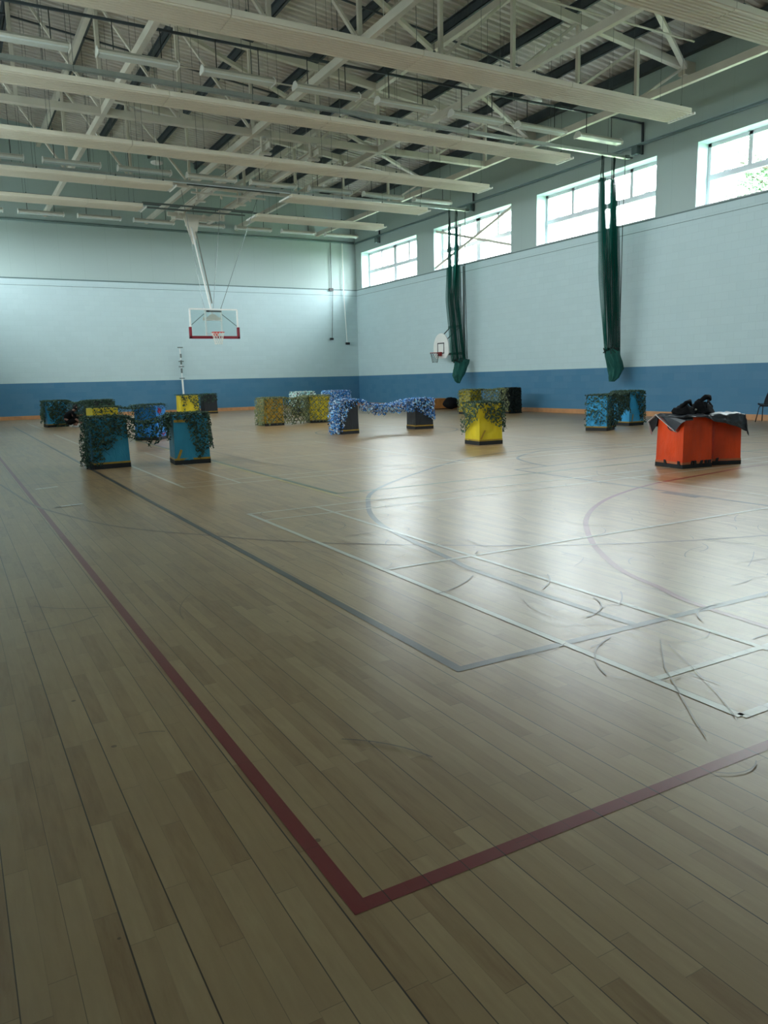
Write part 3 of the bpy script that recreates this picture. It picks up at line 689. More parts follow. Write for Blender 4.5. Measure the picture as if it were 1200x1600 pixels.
net('camouflage_net', [top('G'), face('G','front',[.55,.52,.46,.42,.34,.2], .75, hole=lambda u, z: .12 if (u < .2 and z < .75) else 1), face('G','left',[.5,.45,.3,.15],.8, flare=.1), face('G','right',[.3,.32,.4],.8, flare=.12)],
    'leaf_green', 'green leafy net draped over the single yellow box', GN, seed=19, dens=850, leaf=.045)
net('camouflage_net', [top('H'), face('H','front',[.1,.1],.8), face('H','left',[.1,.1],.7)] + span('H','I',.03,[.8,.8],.95), 'leaf_olive', 'olive net on the yellow box near the right wall', GN, seed=20, dens=520, leaf=.055)
net('camouflage_net', [top('I',1), face('I','front',[.0,.0],1), face('I','right',[.0,.05],1), face('I','left',[.5,.4],.5)], 'leaf_dark', 'almost black net over the black box near the right wall', GN, seed=21, dens=900, leaf=.06)
net('camouflage_net', [top('J',.8), face('J','left',[.2,.12,.1,.1],.38, flare=.03), face('J','front',[.02,.05,.1],1), top('K'), face('K','left',[.45,.5,.6,.62],1), face('K','front',[.8,.8,.72,.4,.1,.05],1), face('K','right',[.05,.05],1)] + span('J','K',.04,[.75,.6,.5,.45],1),
    'leaf_green', 'dark green net joining the two light blue boxes near the right wall', GN, seed=22, dens=700, leaf=.05)

# ------------------------------------------------------------------ dark sheet with a pale hem over the orange boxes
M['tarp'] = simple('dark_sheet', (52,56,62), .38, var=.25, scale=5, bump=.02, bscale=7)
M['hem'] = simple('pale_hem_strap', (196,188,186), .6, var=.06)
M['blackcloth'] = simple('black_cloth', (12,12,15), .85, var=.3, bump=.03, bscale=12, spec=.2)
tz = .765
tf = math.radians(-9); TX = Vector((math.cos(tf), math.sin(tf))); TYv = Vector((-math.sin(tf), math.cos(tf))); T0 = Vector((9.2, 7.56))
def tpt(a, b_, z): p = T0+TX*a+TYv*b_; return (p.x, p.y, z)
def tarp(u, v):
    A = -.05+1.28*u; Bb = -.34+1.1*v          # flat coordinates of the sheet; edges beyond the boxes fold down
    fdrop = lerp_list([.02, .02, .03, .10, .13, .18, .26, .34], u)
    a = max(-.03, min(1.07+.0, A)); bb = max(-.03, min(.58, Bb)); z = tz
    over = 0
    if A < a: over = a-A
    if A > a: over = A-a
    if Bb < bb: over = max(over, (bb-Bb)/.31*fdrop)
    if Bb > bb: over = max(over, (Bb-bb))
    wr = noise.noise(Vector((A*6, Bb*6, 2)))*.03+noise.noise(Vector((A*14, Bb*14, 5)))*.016
    z = tz-over*.98+wr*(1 if over < .01 else .2)
    fl_ = over*.12+abs(wr)*.9
    if Bb < bb: bb -= fl_+.012*math.sin(A*22)
    if A < a: a -= fl_+.02
    if A > a: a += fl_*.5
    return tpt(a, bb, z)
tr = empty('dark_sheet', tpt(.5, .25, 0), label='crumpled dark grey sheet with pale hem over the two orange boxes', cat='sheet')
def loc(p): return (p[0]-tr.location.x, p[1]-tr.location.y, p[2]-tr.location.z)
b = MB(); b.grid(lambda u, v: loc(tarp(u, v)), 60, 44); b.obj('cloth', M['tarp'], tr, smooth=True, solid=.004)
# hanging corner flap over the left face, with pale hem strap and eyelets
b = MB(); fp = [tpt(-.045,.53,.775), tpt(-.055,.14,.545), tpt(-.05,.02,.66), tpt(-.035,-.045,.70), tpt(.10,-.05,.705), tpt(.12,.0,.785), tpt(-.02,.5,.79)]
b.add([loc(p) for p in fp], [(0,1,2,3,6), (3,4,5,6)]); b.obj('corner_flap', M['tarp'], tr, solid=.004)
b = MB(); b.bar(loc(tpt(-.062,.55,.765)), loc(tpt(-.068,.11,.535)), .008, .045, up=(-1,0,.2)); b.bar(loc(tpt(-.06,.54,.77)), loc(tpt(-.15,.62,.66)), .008, .04, up=(-1,-.3,.2)); b.bar(loc(tpt(-.15,.62,.67)), loc(tpt(-.09,.60,.47)), .008, .04, up=(-1,-.3,0))
hem_o = b.obj('hem', M['hem'], tr)
b = MB()
for f_ in (.3, .62, .93):
    p = Vector(tpt(-.062,.55,.765)).lerp(Vector(tpt(-.068,.11,.535)), f_)+Vector((-.006,-.002,0)); b.tube([loc(p), loc(p+Vector((-.008,0,0)))], .009, 10)
b.obj('eyelet', M['black'], hem_o)
b = MB(); b.add([loc(p) for p in (tpt(-.04,.52,.77), tpt(-.14,.61,.66), tpt(-.08,.60,.5), tpt(-.05,.55,.6))], [(0,1,2,3)]); b.obj('side_flap', M['tarp'], tr, solid=.004)
# ------------------------------------------------------------------ black kit heaped on the sheet
def lump(name, base, size, seed, label, extra):
    t = empty(name, base, .0, label=label, cat='clothing', group='black kit on the orange boxes')
    b = MB(); nu, nv = 36, 18
    def fn(u, v):
        th = 2*PI*u; ph = PI*v; p = Vector((math.cos(th)*math.sin(ph), math.sin(th)*math.sin(ph), math.cos(ph)))
        r = 1+.30*noise.noise(p*1.6+Vector((seed,0,0)))+.16*noise.noise(p*4+Vector((0,seed,0)))+.08*noise.noise(p*9)
        z = p.z*size[2]*r; z = z if z > 0 else z*.2
        k = 1.25-.45*max(0, p.z)
        return (p.x*size[0]*r*k, p.y*size[1]*r*k, z+.02)
    b.grid(fn, nu, nv); bo = b.obj('bundle', M['blackcloth'], t, smooth=True)
    for q in extra:
        e = MB(); e.tube(q[0], q[1], 8); e.obj(q[2], M['blackcloth'] if q[3] is None else M[q[3]], bo, smooth=True)
    return t
lump('black_vest', tpt(.16,.22,tz+.01), (.14,.13,.13), 3.1, 'heap of black kit on the dark sheet, left of the two heaps', [([(-.1,-.02,.1),(-.06,-.08,.17),(.02,-.08,.19),(.09,-.05,.13)], [.02,.03,.03,.02], 'fold', None), ([(.12,-.1,.05),(.125,-.115,.075)], .014, 'buckle', 'alu')])
lump('black_vest', tpt(.48,.24,tz+.01), (.17,.14,.17), 8.4, 'taller heap of black kit on the dark sheet, right of the two heaps', [([(-.08,-.05,.18),(0,-.08,.24),(.1,-.06,.235),(.16,-.03,.2)], [.03,.04,.04,.03], 'fold', None), ([(-.02,-.13,.05),(-.05,-.14,.13),(.02,-.12,.2)], [.012,.012,.012], 'strap', None), ([(.12,-.1,.04),(.18,-.06,.1),(.17,0,.17)], [.016]*3, 'strap', None)])
# ------------------------------------------------------------------ main hoop hanging from the roof
def board_glass():
    t = NT('backboard_glass'); tr_ = t.n('ShaderNodeBsdfTransparent'); tr_.inputs[0].default_value = (.93,.97,.97,1); gl = t.n('ShaderNodeBsdfGlossy'); gl.inputs['Roughness'].default_value = .03
    mx = t.n('ShaderNodeMixShader'); mx.inputs[0].default_value = .08; t.t.links.new(tr_.outputs[0], mx.inputs[1]); t.t.links.new(gl.outputs[0], mx.inputs[2])
    t.t.links.new(mx.outputs[0], t.n('ShaderNodeOutputMaterial').inputs[0]); return t.m
M['hoop_glass'] = board_glass()
def ring_net(c, R0, R1, H, col, parent, nm='net', n=12, rows=5, r=.006):
    b = MB(); pt = lambda k, j: (c[0]+math.cos(2*PI*k/n)*(R0+(R1-R0)*(j/rows)**.8), c[1]+math.sin(2*PI*k/n)*(R0+(R1-R0)*(j/rows)**.8), c[2]-H*j/rows)
    for j in range(rows):
        for k in range(n):
            s_ = .5*(j % 2); b.tube([pt(k+s_, j), pt(k+s_+.5, j+1)], r, 4); b.tube([pt(k+s_, j), pt(k+s_-.5, j+1)], r, 4)
    return b.obj(nm, M[col], parent)
HY = 27.85; hx = 8.72
t = empty('basketball_backstop', (hx, HY, 3.0), label='large clear basketball backboard hanging from the roof on a leaning white mast', cat='basketball hoop')
def L(p): return (p[0]-hx, p[1]-HY, p[2]-3.0)
x0, x1, z0, z1 = hx-.87, hx+.87, 3.02, 4.0
b = MB(); b.box(x0-hx+.03, x1-hx-.03, -.008, .008, z0-3+.03, z1-3-.03); b.obj('backboard', M['hoop_glass'], t)
b = MB()
for p, q in (((x0,z0),(x0,z1)), ((x1,z0),(x1,z1)), ((x0,z1),(x1,z1)), ((x0,z0),(x1,z0))): b.bar(L((p[0],HY,p[1])), L((q[0],HY,q[1])), .05, .05, up=(0,1,0))
for sx_ in (-.29, .29): b.bar(L((hx+sx_,HY+.06,z0)), L((hx+sx_,HY+.06,z1)), .05, .05, up=(0,1,0))
b.bar(L((hx-.29,HY-.012,3.62)), L((hx+.29,HY-.012,3.62)), .012, .05, up=(0,1,0))
b.obj('frame', M['white_paint'], t)
b = MB(); b.box(x0-hx-.06, x1-hx+.06, -.05, .05, z0-3.0-.05, z0-3.0+.045)
for sg in (x0-hx, x1-hx): b.box(sg-.06, sg+.03 if sg < 0 else sg+.06, -.05, .05, z0-3.05, z0-3+.36) if sg < 0 else b.box(sg-.03, sg+.06, -.05, .05, z0-3.05, z0-3+.36)
b.obj('edge_padding', M['red_pad'], t, bevel=.01)
b = MB(); b.box(-.28, .28, -.045, -.03, 3.93-3-.03, 3.93-3+.03); ns = b.obj('name_strip', M['conduit'], t)
b = MB(); b.box(-.28, -.16, -.05, -.043, .905, .955)
for i in range(10): b.box(-.12+i*.036, -.12+i*.036+.022, -.05, -.043, .915, .942)
b.obj('lettering', M['black'], ns)
b = MB(); rz_ = 3.17; rc = (hx+.12-.12, HY-.38, rz_)
b.tube([L((rc[0]+.225*math.cos(2*PI*k/28), rc[1]+.225*math.sin(2*PI*k/28), rz_)) for k in range(28)], .012, 8, closed=True)
rim_o = b.obj('rim', M['rim_red'], t, smooth=True)
b = MB(); b.prism([(-.09,-.12),(.09,-.12),(.11,.04),(-.11,.04)], -.16, -.02, ax=1); b.v = [(v[0], v[1], v[2]+rz_-3.0) for v in b.v]; b.obj('rim_bracket', M['rim_red'], t, bevel=.006)
ring_net(L(rc), .225, .13, .42, 'net_white', rim_o)
# mast from the pivot under the roof to the board
PV = Vector((9.42, 32.45, 7.95)); AP = Vector((9.45, 32.0, 7.1)); EN = Vector((8.72, HY+.12, 3.75))
b = MB(); b.bar(L(PV-Vector((.02,.0,.1))), L(EN), .06, .06); b.obj('mast', M['white_paint'], t, bevel=.01)
b = MB(); b.bar(L(PV+Vector((.22,.25,-.1))), L(EN+Vector((.04,.15,.5))), .05, .06); b.obj('rear_strut', M['alu'], t)
b = MB(); b.prism([(PV.x-.36-hx, 7.95-3.0), (PV.x+.30-hx, 7.95-3.0), (PV.x+.04-hx, 6.95-3.0), (PV.x-.04-hx, 6.95-3.0)], PV.y-.3-HY, PV.y-.26-HY, ax=1); b.obj('gusset_plate', M['white_steel'], t)
b = MB(); b.bar(L((hx-.35,HY+.16,3.68)), L((hx+.35,HY+.16,3.68)), .08, .12); b.prism([(-.34,.62),(.34,.62),(.08,.84),(-.08,.84)], .10, .14, ax=1); b.obj('mounting_bracket', M['white_steel'], t)
for p, q in (((hx-.3,HY+.1,4.02),(8.05,28.6,8.15)), ((hx+.02,HY+.1,4.02),(9.5,28.6,8.15)), ((hx+.3,HY+.1,4.02),(10.9,28.6,8.15))):
    b = MB(); b.tube([L(p), L(q)], .009, 4); b.obj('cable', M['wire'], t)
for sg in (-1, 1):
    b = MB(); b.tube([L((hx+sg*.32,HY+.1,3.85)), L((hx+sg*.86,HY+.05,3.42))], .012, 5); b.obj('stay', M['wire'], t)
b = MB(); b.bar(L((8.5,32.45,8.12)), L((10.6,32.45,8.05)), .12, .16); b.bar(L((8.8,32.45,8.0)), L((10.1,32.45,7.96)), .2, .12); b.bar(L((8.95,32.2,8.1)), L((8.95,33.0,8.1)), .1, .1); b.bar(L((9.95,32.2,8.1)), L((9.95,33.0,8.1)), .1, .1)
for xx in (9.2, 10.8): b.bar(L((xx,32.45,8.0)), L((xx,32.45,8.235)), .1, .14)
b.bar(L((10.5,32.45,8.06)), L((10.86,32.45,8.06)), .1, .1)
b.obj('pivot_frame', M['white_steel'], t, bevel=.008)
# the two roof rails that carry it
for x, s_ in ((9.2, 'left'), (10.8, 'right')):
    t = empty('support_rail', (x, 28.7, 8.35), label='white rail under the truss feet carrying the hanging hoop, %s of the pair' % s_, cat='beam', group='rails carrying the hoop')
    b = MB(); b.box(-.015, .015, -5.8, 5.8, -.1, .1); b.box(-.08, .08, -5.8, 5.8, -.12, -.09); b.box(-.08, .08, -5.8, 5.8, .09, .12); b.obj('rail', M['white_steel'], t)
    for yy in (23.34, 30.22):
        b = MB(); yl = yy-28.7
        for dx in (-.1, .1): b.box(dx-.02, dx+.02, yl-.06, yl+.06, -.14, .34)
        b.box(-.2, .2, yl-.08, yl+.08, -.17, -.12); b.obj('clamp', M['white_steel'], t)
for (xa, xb, y, z, mt, lab) in ((8.4, 11.2, 28.6, 8.12, 'white_steel', 'short white cross rail with pulleys under the hoop rails'), (7.2, 11.6, 31.0, 8.15, 'conduit', 'thin dark cross tube in front of the hoop pivot'), (7.4, 11.6, 32.0, 8.2, 'conduit', 'thin dark cross tube right above the hoop pivot'), (8.0, 11.4, 27.7, 8.16, 'conduit', 'thin dark cross tube in front of the white cross rail')):
    b = MB(); b.bar((xa, y, z), (xb, y, z), .05, .06)
    if mt == 'white_steel':
        for xx in (9.5, 10.6): b.tube([(xx-.03, y, z-.09), (xx+.03, y, z-.09)], .06, 12)
    for xx in (9.2, 10.8): b.bar((xx, y, z), (xx, y, 8.27), .03, .03)
    b.obj('cross_rail', M[mt], label=lab, cat='rail')
# ------------------------------------------------------------------ side practice hoop on the right wall (fan-shaped board)
t = empty('wall_hoop', (XR, 28.45, 2.6), label='small white fan-shaped basketball board on the right wall beside the far green curtain', cat='basketball hoop')
bxp = -.75
def fan(yc, zc): 
    pts = [(-.40,-.42),(.40,-.42),(.58,-.22),(.58,.05)]+[(.58*math.cos(a), .05+.60*math.sin(a)) for a in [math.radians(15*i) for i in range(1, 12)]]+[(-.58,.05),(-.58,-.22)]
    return [(a+yc, c_+zc) for a, c_ in pts]
b = MB(); b.prism(fan(0, .02), bxp-.02, bxp+.02, ax=0); b.obj('board', M['white_paint'], t, bevel=.005)
b = MB()
for p, q in (((-.24,-.18),(-.24,.24)), ((.24,-.18),(.24,.24)), ((-.24,.24),(.24,.24)), ((-.24,-.18),(.24,-.18))): b.bar((bxp-.024, p[0], p[1]), (bxp-.024, q[0], q[1]), .012, .045, up=(1,0,0)) if False else b.box(bxp-.026, bxp-.018, min(p[0],q[0])-.022, max(p[0],q[0])+.022, min(p[1],q[1])-.022, max(p[1],q[1])+.022)
b.obj('target_square', M['black'], t)
b = MB(); b.tube([(bxp-.33+.21*math.cos(2*PI*k/24), .21*math.sin(2*PI*k/24), -.16) for k in range(24)], .011, 6, closed=True); rim_o = b.obj('rim', M['dark_red_rim'], t, smooth=True)
b = MB(); b.prism([(-.08,-.30),(.08,-.30),(.1,-.13),(-.1,-.13)], bxp-.14, bxp-.02, ax=0); b.obj('rim_bracket', M['dark_red_rim'], t)
ring_net((bxp-.33, 0, -.16), .21, .11, .42, 'wire', rim_o, r=.005)
b = MB()
for sg in (-.4, .4):
    b.bar((bxp+.03, sg*.8, .35), (0, sg, .95), .035, .035); b.bar((bxp+.03, sg*.8, -.2), (0, sg, -.2), .035, .035); b.bar((bxp+.03, sg*.8, .35), (bxp+.03, sg*.8, -.3), .035, .035)
b.box(-.04, -.005, -.5, .5, .9, 1.0); b.box(-.04, -.005, -.5, .5, -.25, -.15)
b.obj('wall_frame', M['conduit'], t)
# ------------------------------------------------------------------ green sports curtains on ceiling rails
def curtain_mat():
    t = NT('green_netting'); uv = t.n('ShaderNodeUVMap'); sp = t.n('ShaderNodeSeparateXYZ', i_0=uv.outputs[0])
    u = t.math('DIVIDE', sp.outputs[0], .045); v = t.math('DIVIDE', sp.outputs[1], .045)
    d1 = t.math('ABSOLUTE', t.math('SUBTRACT', t.math('FRACT', t.math('ADD', u, v)), .5)); d2 = t.math('ABSOLUTE', t.math('SUBTRACT', t.math('FRACT', t.math('SUBTRACT', u, v)), .5))
    on = t.math('GREATER_THAN', t.math('MAXIMUM', d1, d2), .40)
    df = t.n('ShaderNodeBsdfDiffuse'); df.inputs[0].default_value = srgb(24,92,80); tr_ = t.n('ShaderNodeBsdfTransparent')
    mx = t.n('ShaderNodeMixShader'); t.put(mx.inputs[0], on); t.t.links.new(tr_.outputs[0], mx.inputs[1]); t.t.links.new(df.outputs[0], mx.inputs[2])
    t.t.links.new(mx.outputs[0], t.n('ShaderNodeOutputMaterial').inputs[0]); return t.m
M['netting'] = curtain_mat()
def curtain(y, zt, xt, xm, xb, zb, bag, label, seed, rail_lab, cord_x):
    rr = empty('curtain_rail', (XL, y, zt+.06), label=rail_lab, cat='rail', group='curtain rails')
    b = MB(); LX = 19.42-XL; b.box(0, LX, -.035, .035, -.045, .045); b.box(0, LX, -.06, .06, -.05, -.03); b.obj('rail', M['alu'], rr)
    for i in range(9):
        b = MB(); xx = 1.2+i*2.3; b.tube([(xx, 0, .05), (xx, 0, roof_z(xx+XL)-zt-.08)], .007, 4); b.obj('hanger_wire', M['wire'], rr)
    b = MB(); b.box(LX-.02, XR-XL, -.03, .03, -.02, .02); b.box(LX-.1, LX+.06, -.07, .07, -.06, .05); b.obj('end_bracket', M['conduit'], rr)
    t = empty('sports_curtain', ((xt[0]+xt[1])/2, y, zb), label=label, cat='netting curtain', group='gathered green sports curtains')
    ox, oz = t.location.x, zb
    ztop_ = zt-.65; nf = 16; npl = nf*6; nz = 30
    vs, uvs, fs = [], [], []; rnd = random.Random(seed)
    offs = [rnd.uniform(-.25, .25) for _ in range(nf+1)]
    for j in range(nz+1):
        f = j/nz; z = ztop_+(zb-ztop_)*f
        if f < .55: a = xt[0]+(xm[0]-xt[0])*f/.55; c_ = xt[1]+(xm[1]-xt[1])*f/.55
        else: g = (f-.55)/.45; a = xm[0]+(xb[0]-xm[0])*g; c_ = xm[1]+(xb[1]-xm[1])*g
        gather = .35+.65*min(1, f*3.2)
        for i in range(npl+1):
            q = i/npl; fold = math.sin(q*nf*PI*2)*.16*(1-.5*f)+noise.noise(Vector((q*5, f*2.5, seed)))*.08
            # gather into bunches at the top
            qq = q
            if f < .5:
                bunch = .13 if q < .42 else .74; qq = q+(bunch-q)*(.6*(1-(f/.5)**2))
            x = a+(c_-a)*(qq+.018*math.sin(q*47+offs[int(q*nf)]*6))
            vs.append((x-ox, fold*gather, z-oz)); uvs.append((q*5.2, z))
    W = npl+1
    fs = [(j*W+i, j*W+i+1, (j+1)*W+i+1, (j+1)*W+i) for j in range(nz) for i in range(npl)]
    me = bpy.data.meshes.new('netting'); me.from_pydata(vs, [], fs); me.update(); ul = me.uv_layers.new(name='UVMap')
    for lp in me.loops: ul.data[lp.index].uv = uvs[lp.vertex_index]
    me.materials.append(M['netting']); me.polygons.foreach_set('use_smooth', [True]*len(me.polygons))
    o = bpy.data.objects.new('netting', me); C.objects.link(o); o.parent = t
    b = MB()
    for k in range(14):                                  # hanging cords from the runners
        q = rnd.random(); bq = .13 if q < .42 else .74; bq = bq+(q-bq)*.35; xx = xt[0]+(xt[1]-xt[0])*bq; x2 = xt[0]+(xt[1]-xt[0])*(bq+rnd.uniform(-.03, .03))
        b.tube([(xx-ox, rnd.uniform(-.03,.03), zt-.0-oz), (x2-ox, rnd.uniform(-.08,.08), ztop_-.1-oz)], .012, 4)
    for k in range(9):
        q = k/8; b.tube([(xt[0]+(xt[1]-xt[0])*q-ox, -.05, ztop_-oz)]+[((xm[0]+(xm[1]-xm[0])*(q+.03*math.sin(k*3)))-ox, -.1, (ztop_+zb)/2-oz), (xb[0]+(xb[1]-xb[0])*q-ox, -.08, zb-oz)], .009, 4)
    b.obj('cords', M['dark_cord'], t)
    b = MB(); b.tube([(cord_x-ox, 0, zt-oz), (cord_x-.02-ox, .02, (zt+zb)/2+.8-oz), (xb[1]+.05-ox, .0, zb+.1-oz)], .012, 5); b.obj('pull_cord', M['dark_cord'], t)
    # frayed gather and cloth bag at the foot
    b = MB(); cx_ = (xb[0]+xb[1])/2
    for k in range(46):
        a_ = rnd.uniform(0, 2*PI); r0 = rnd.uniform(.1, (xb[1]-xb[0])*.52); px = cx_+math.cos(a_)*r0-ox; py = math.sin(a_)*.16
        b.tube([(px, py, rnd.uniform(.03, .12)), (px+rnd.uniform(-.08,.08), py+rnd.uniform(-.05,.05), rnd.uniform(-.09, .03)), (px+rnd.uniform(-.12,.12), py, rnd.uniform(-.02, .1))], .02, 5)
    b.obj('gathered_hem', M['dark_cord'], t)
    b = MB(); n_ = 24
    ringz = []
    for (dx, dz, rx, ry) in bag: ringz.append([(cx_-ox+dx+rx*math.cos(2*PI*k/n_)*(1+.12*math.sin(k*2.6+dz*9)), ry*math.sin(2*PI*k/n_)*(1+.1*math.cos(k*1.7)), dz+.05*math.sin(k*.9)*(rx > .12)) for k in range(n_)])
    vs = [p for r in ringz for p in r]; fs = [(j*n_+k, j*n_+(k+1) % n_, (j+1)*n_+(k+1) % n_, (j+1)*n_+k) for j in range(len(bag)-1) for k in range(n_)]+[tuple(range(n_))[::-1], tuple((len(bag)-1)*n_+k for k in range(n_))]
    b.add(vs, fs); b.obj('cloth_bag', M['teal_cloth'], t)
curtain(18.6, 8.0, (18.30,19.05), (18.42,19.18), (18.72,19.28), 2.10, [(-.0,.02,.27,.2), (.03,-.15,.27,.2), (.12,-.4,.3,.22), (.18,-.62,.28,.2), (.12,-.82,.2,.15), (.02,-.98,.1,.07)],
    'nearer gathered green netting curtain in front of the right wall windows', 3, 'silver curtain rail across the hall, the nearer one', 19.36)
curtain(27.2, 8.06, (18.45,19.05), (18.38,19.05), (18.62,19.35), 2.05, [(.12,.02,.36,.2), (.12,-.15,.33,.18), (.02,-.4,.32,.2), (-.06,-.62,.26,.18), (-.08,-.8,.15,.12), (-.05,-.92,.06,.05)],
    'farther gathered green netting curtain beside the small wall hoop', 5, 'silver curtain rail across the hall, the farther one', 19.33)
# dark grey vertical pipes on the right wall behind the far curtain
b = MB(); b.tube([(19.6, 27.75, 6.0), (19.6, 27.75, 2.0)], .035, 8); b.obj('wall_conduit', M['conduit'], label='grey vertical pipe on the right wall behind the far green curtain', cat='pipe')
# ------------------------------------------------------------------ far wall fittings
t = empty('pull_cord', (18.05, 37.6, 3.5), label='dark pull cord on the far wall, left of two near the corner', cat='cord', group='cords near the corner')
b = MB(); b.tube([(.13,-.02,5.0), (.1,-.02,2.6)], .02, 6); b.tube([(.18,-.02,2.5), (.05,-.02,.05)], .014, 6); b.obj('cord', M['wire'], t)
b = MB(); b.box(-.02,.2,-.05,.03,2.48,2.62); b.box(-.06,.12,-.05,.03,-.02,.08); b.obj('wall_clip', M['black'], t)
t = empty('pull_cord', (18.95, 37.55, 3.25), label='pale pull cord near the corner, hanging from above the right-hand light', cat='cord', group='cords near the corner')
b = MB(); b.tube([(0,-.02,.05), (-.12,-.02,2.8), (-.12,-.02,5.14)], .022, 6); b.obj('cord', M['white_paint'], t)
b = MB(); b.box(-.06,.14,-.06,.06,-.02,.1); b.obj('handle', M['black'], t)
t = empty('wall_post', (10.0, 37.5, 0), label='slim white post with hooks standing against the far wall behind the small yellow box', cat='post')
b = MB(); b.tube([(.04,0,0), (.0,0,1.6)], .045, 8); b.tube([(0,0,1.6),(-.02,0,3.05)], .02, 6); b.obj('pole', M['white_paint'], t)
b = MB()
for z in (1.65, 2.2, 2.45, 3.1): b.box(-.12, .12, -.03, .03, z-.02, z+.02)
b.box(-.03, .03, -.05, .05, 1.9, 2.12); b.box(-.03, .03, -.05, .05, 2.3, 2.5); b.box(-.03, .03, -.05, .05, 2.62, 2.8); b.obj('hook', M['conduit'], t)
b = MB(); b.box(-.12, .2, -.04, .04, .55, .6); b.obj('foot_bracket', M['white_paint'], t)
# low wooden box and dark bag by the right wall at the far end
t = empty('wooden_bench', (19.12, 29.2, 0), label='low pine box standing by the right wall at the far end', cat='bench')
b = MB(); b.box(-.4, .45, -.42, .42, .04, .44); b.obj('body', M['wood'], t, bevel=.01)
b = MB(); b.box(-.42, .47, -.44, .44, .44, .47); b.obj('lid', M['wood'], t, bevel=.006)
b = MB()
for yy in (-.2, .2): b.box(-.41, -.398, yy-.09, yy+.09, .2, .23)
b.obj('hand_slot', M['black'], t)
b = MB(); b.grid(lambda u, v: (19.25+.36*math.cos(2*PI*u)*math.sin(PI*v)*(1+.2*noise.noise(Vector((u*4,v*4,0)))), 28.25+.32*math.sin(2*PI*u)*math.sin(PI*v), max(.01, .26+.25*math.cos(PI*v)*(1+.3*noise.noise(Vector((u*5,v*3,2)))))), 20, 12)
b.obj('dark_bag', M['blackcloth'], smooth=True, label='dark bag slumped on the floor right of the pine box', cat='bag')
# ------------------------------------------------------------------ black stacking chair, cut by the right edge of the photo
M['chair'] = simple('black_chair_plastic', (20,24,34), .35, var=.1)
t = empty('plastic_chair', (19.12, 13.05, 0), math.radians(196), label='black plastic stacking chair by the right wall at the right edge', cat='chair')
b = MB()
def shell(u, v):
    x = -.21+.42*v                              # local +x is the front of the seat
    y = (-.22+.44*u); return (x, y*(1-.08*abs(v-.5)), .45-.02*math.cos((v-.1)*3)+.05*(2*u-1)**4-.02*(v > .85)*(v-.85)*10)
b.grid(shell, 14, 14); b.obj('seat', M['chair'], t, smooth=True, solid=.012)
def bk(u, v):
    y = (-.20+.40*u)*(1-.35*v*v); x = -.20-.14*v-.04*(1-(2*u-1)**2); z = .45+.37*v; return (x, y, z)
b = MB(); nu, nv = 20, 20; vs = [bk(i/nu, j/nv) for j in range(nv+1) for i in range(nu+1)]
b.add(vs, [(j*(nu+1)+i, j*(nu+1)+i+1, (j+1)*(nu+1)+i+1, (j+1)*(nu+1)+i) for j in range(nv) for i in range(nu) if not (6 <= i < 14 and 2 <= j < 5)])
b.obj('backrest', M['chair'], t, smooth=True, solid=.012)
for sx_, sy_ in ((1,1), (1,-1), (-1,1), (-1,-1)):
    b = MB(); b.tube([(sx_*.12, sy_*.16, .43), (sx_*.14, sy_*.19, .4), (sx_*.25, sy_*.23, .01)], .0125, 8); b.obj('leg', M['black'], t, smooth=True)
b = MB()
for sy_ in (-1, 1): b.tube([(-.14, sy_*.17, .425), (.14, sy_*.17, .425)], .012, 6)
for sx_ in (-1, 1): b.tube([(sx_*.12, -.17, .425), (sx_*.12, .17, .425)], .012, 6)
b.obj('seat_frame', M['black'], t)
# ------------------------------------------------------------------ crouching person at the far left box
M['skin'] = simple('skin', (150,112,96), .55, var=.05); M['hair'] = simple('dark_hair', (24,20,20), .7); M['shoe'] = simple('pale_shoe', (206,206,206), .5)
M['clothes'] = simple('black_clothes', (13,13,16), .85, var=.2, spec=.2)
def skinned(name, pts, edges, radii, mat, parent, sub=2, root=0):
    me = bpy.data.meshes.new(name); me.from_pydata(pts, edges, []); me.update()
    o = bpy.data.objects.new(name, me); C.objects.link(o); o.parent = parent
    sk = o.modifiers.new('skin', 'SKIN'); sk.use_smooth_shade = True
    lay = me.skin_vertices[0] if me.skin_vertices else None
    if lay is None:
        bm = bmesh.new(); bm.from_mesh(me); bm.verts.layers.skin.verify(); bm.to_mesh(me); bm.free(); lay = me.skin_vertices[0]
    for i, r in enumerate(radii): lay.data[i].radius = (r, r) if not isinstance(r, tuple) else r; lay.data[i].use_root = (i == root)
    if sub:
        s_ = o.modifiers.new('sub', 'SUBSURF'); s_.levels = sub; s_.render_levels = sub
    me.materials.append(mat); return o
t = empty('person', (3.72, 28.45, 0), 0, label='person in black crouching with their back turned beside the far left netted box', cat='person')
# local frame: +x is the way the person faces (to the right in the photo), z up
P_ = [(-.14,0,.20), (-.17,0,.30), (-.13,0,.41), (-.04,0,.50), (.04,0,.55),           # 0 pelvis .. 4 neck base
      (.09,0,.60), (.14,0,.65), (.16,0,.72),                                           # 5 neck, 6-7 head
      (-.10,.11,.19), (.22,.16,.36), (.04,.14,.08), (.10,.14,.045), (.20,.14,.03),       # left hip, knee, ankle, ball, toe
      (-.10,-.11,.19), (.21,-.17,.32), (.06,-.15,.08), (.12,-.15,.045), (.22,-.15,.03),
      (-.01,.17,.48), (.09,.23,.29), (.26,.20,.24),                                     # left shoulder, elbow, wrist
      (-.01,-.17,.48), (.08,-.25,.28), (.24,-.23,.16)]
E_ = [(0,1),(1,2),(2,3),(3,4),(4,5),(5,6),(6,7),(0,8),(8,9),(9,10),(10,11),(11,12),(0,13),(13,14),(14,15),(15,16),(16,17),(3,18),(18,19),(19,20),(3,21),(21,22),(22,23)]
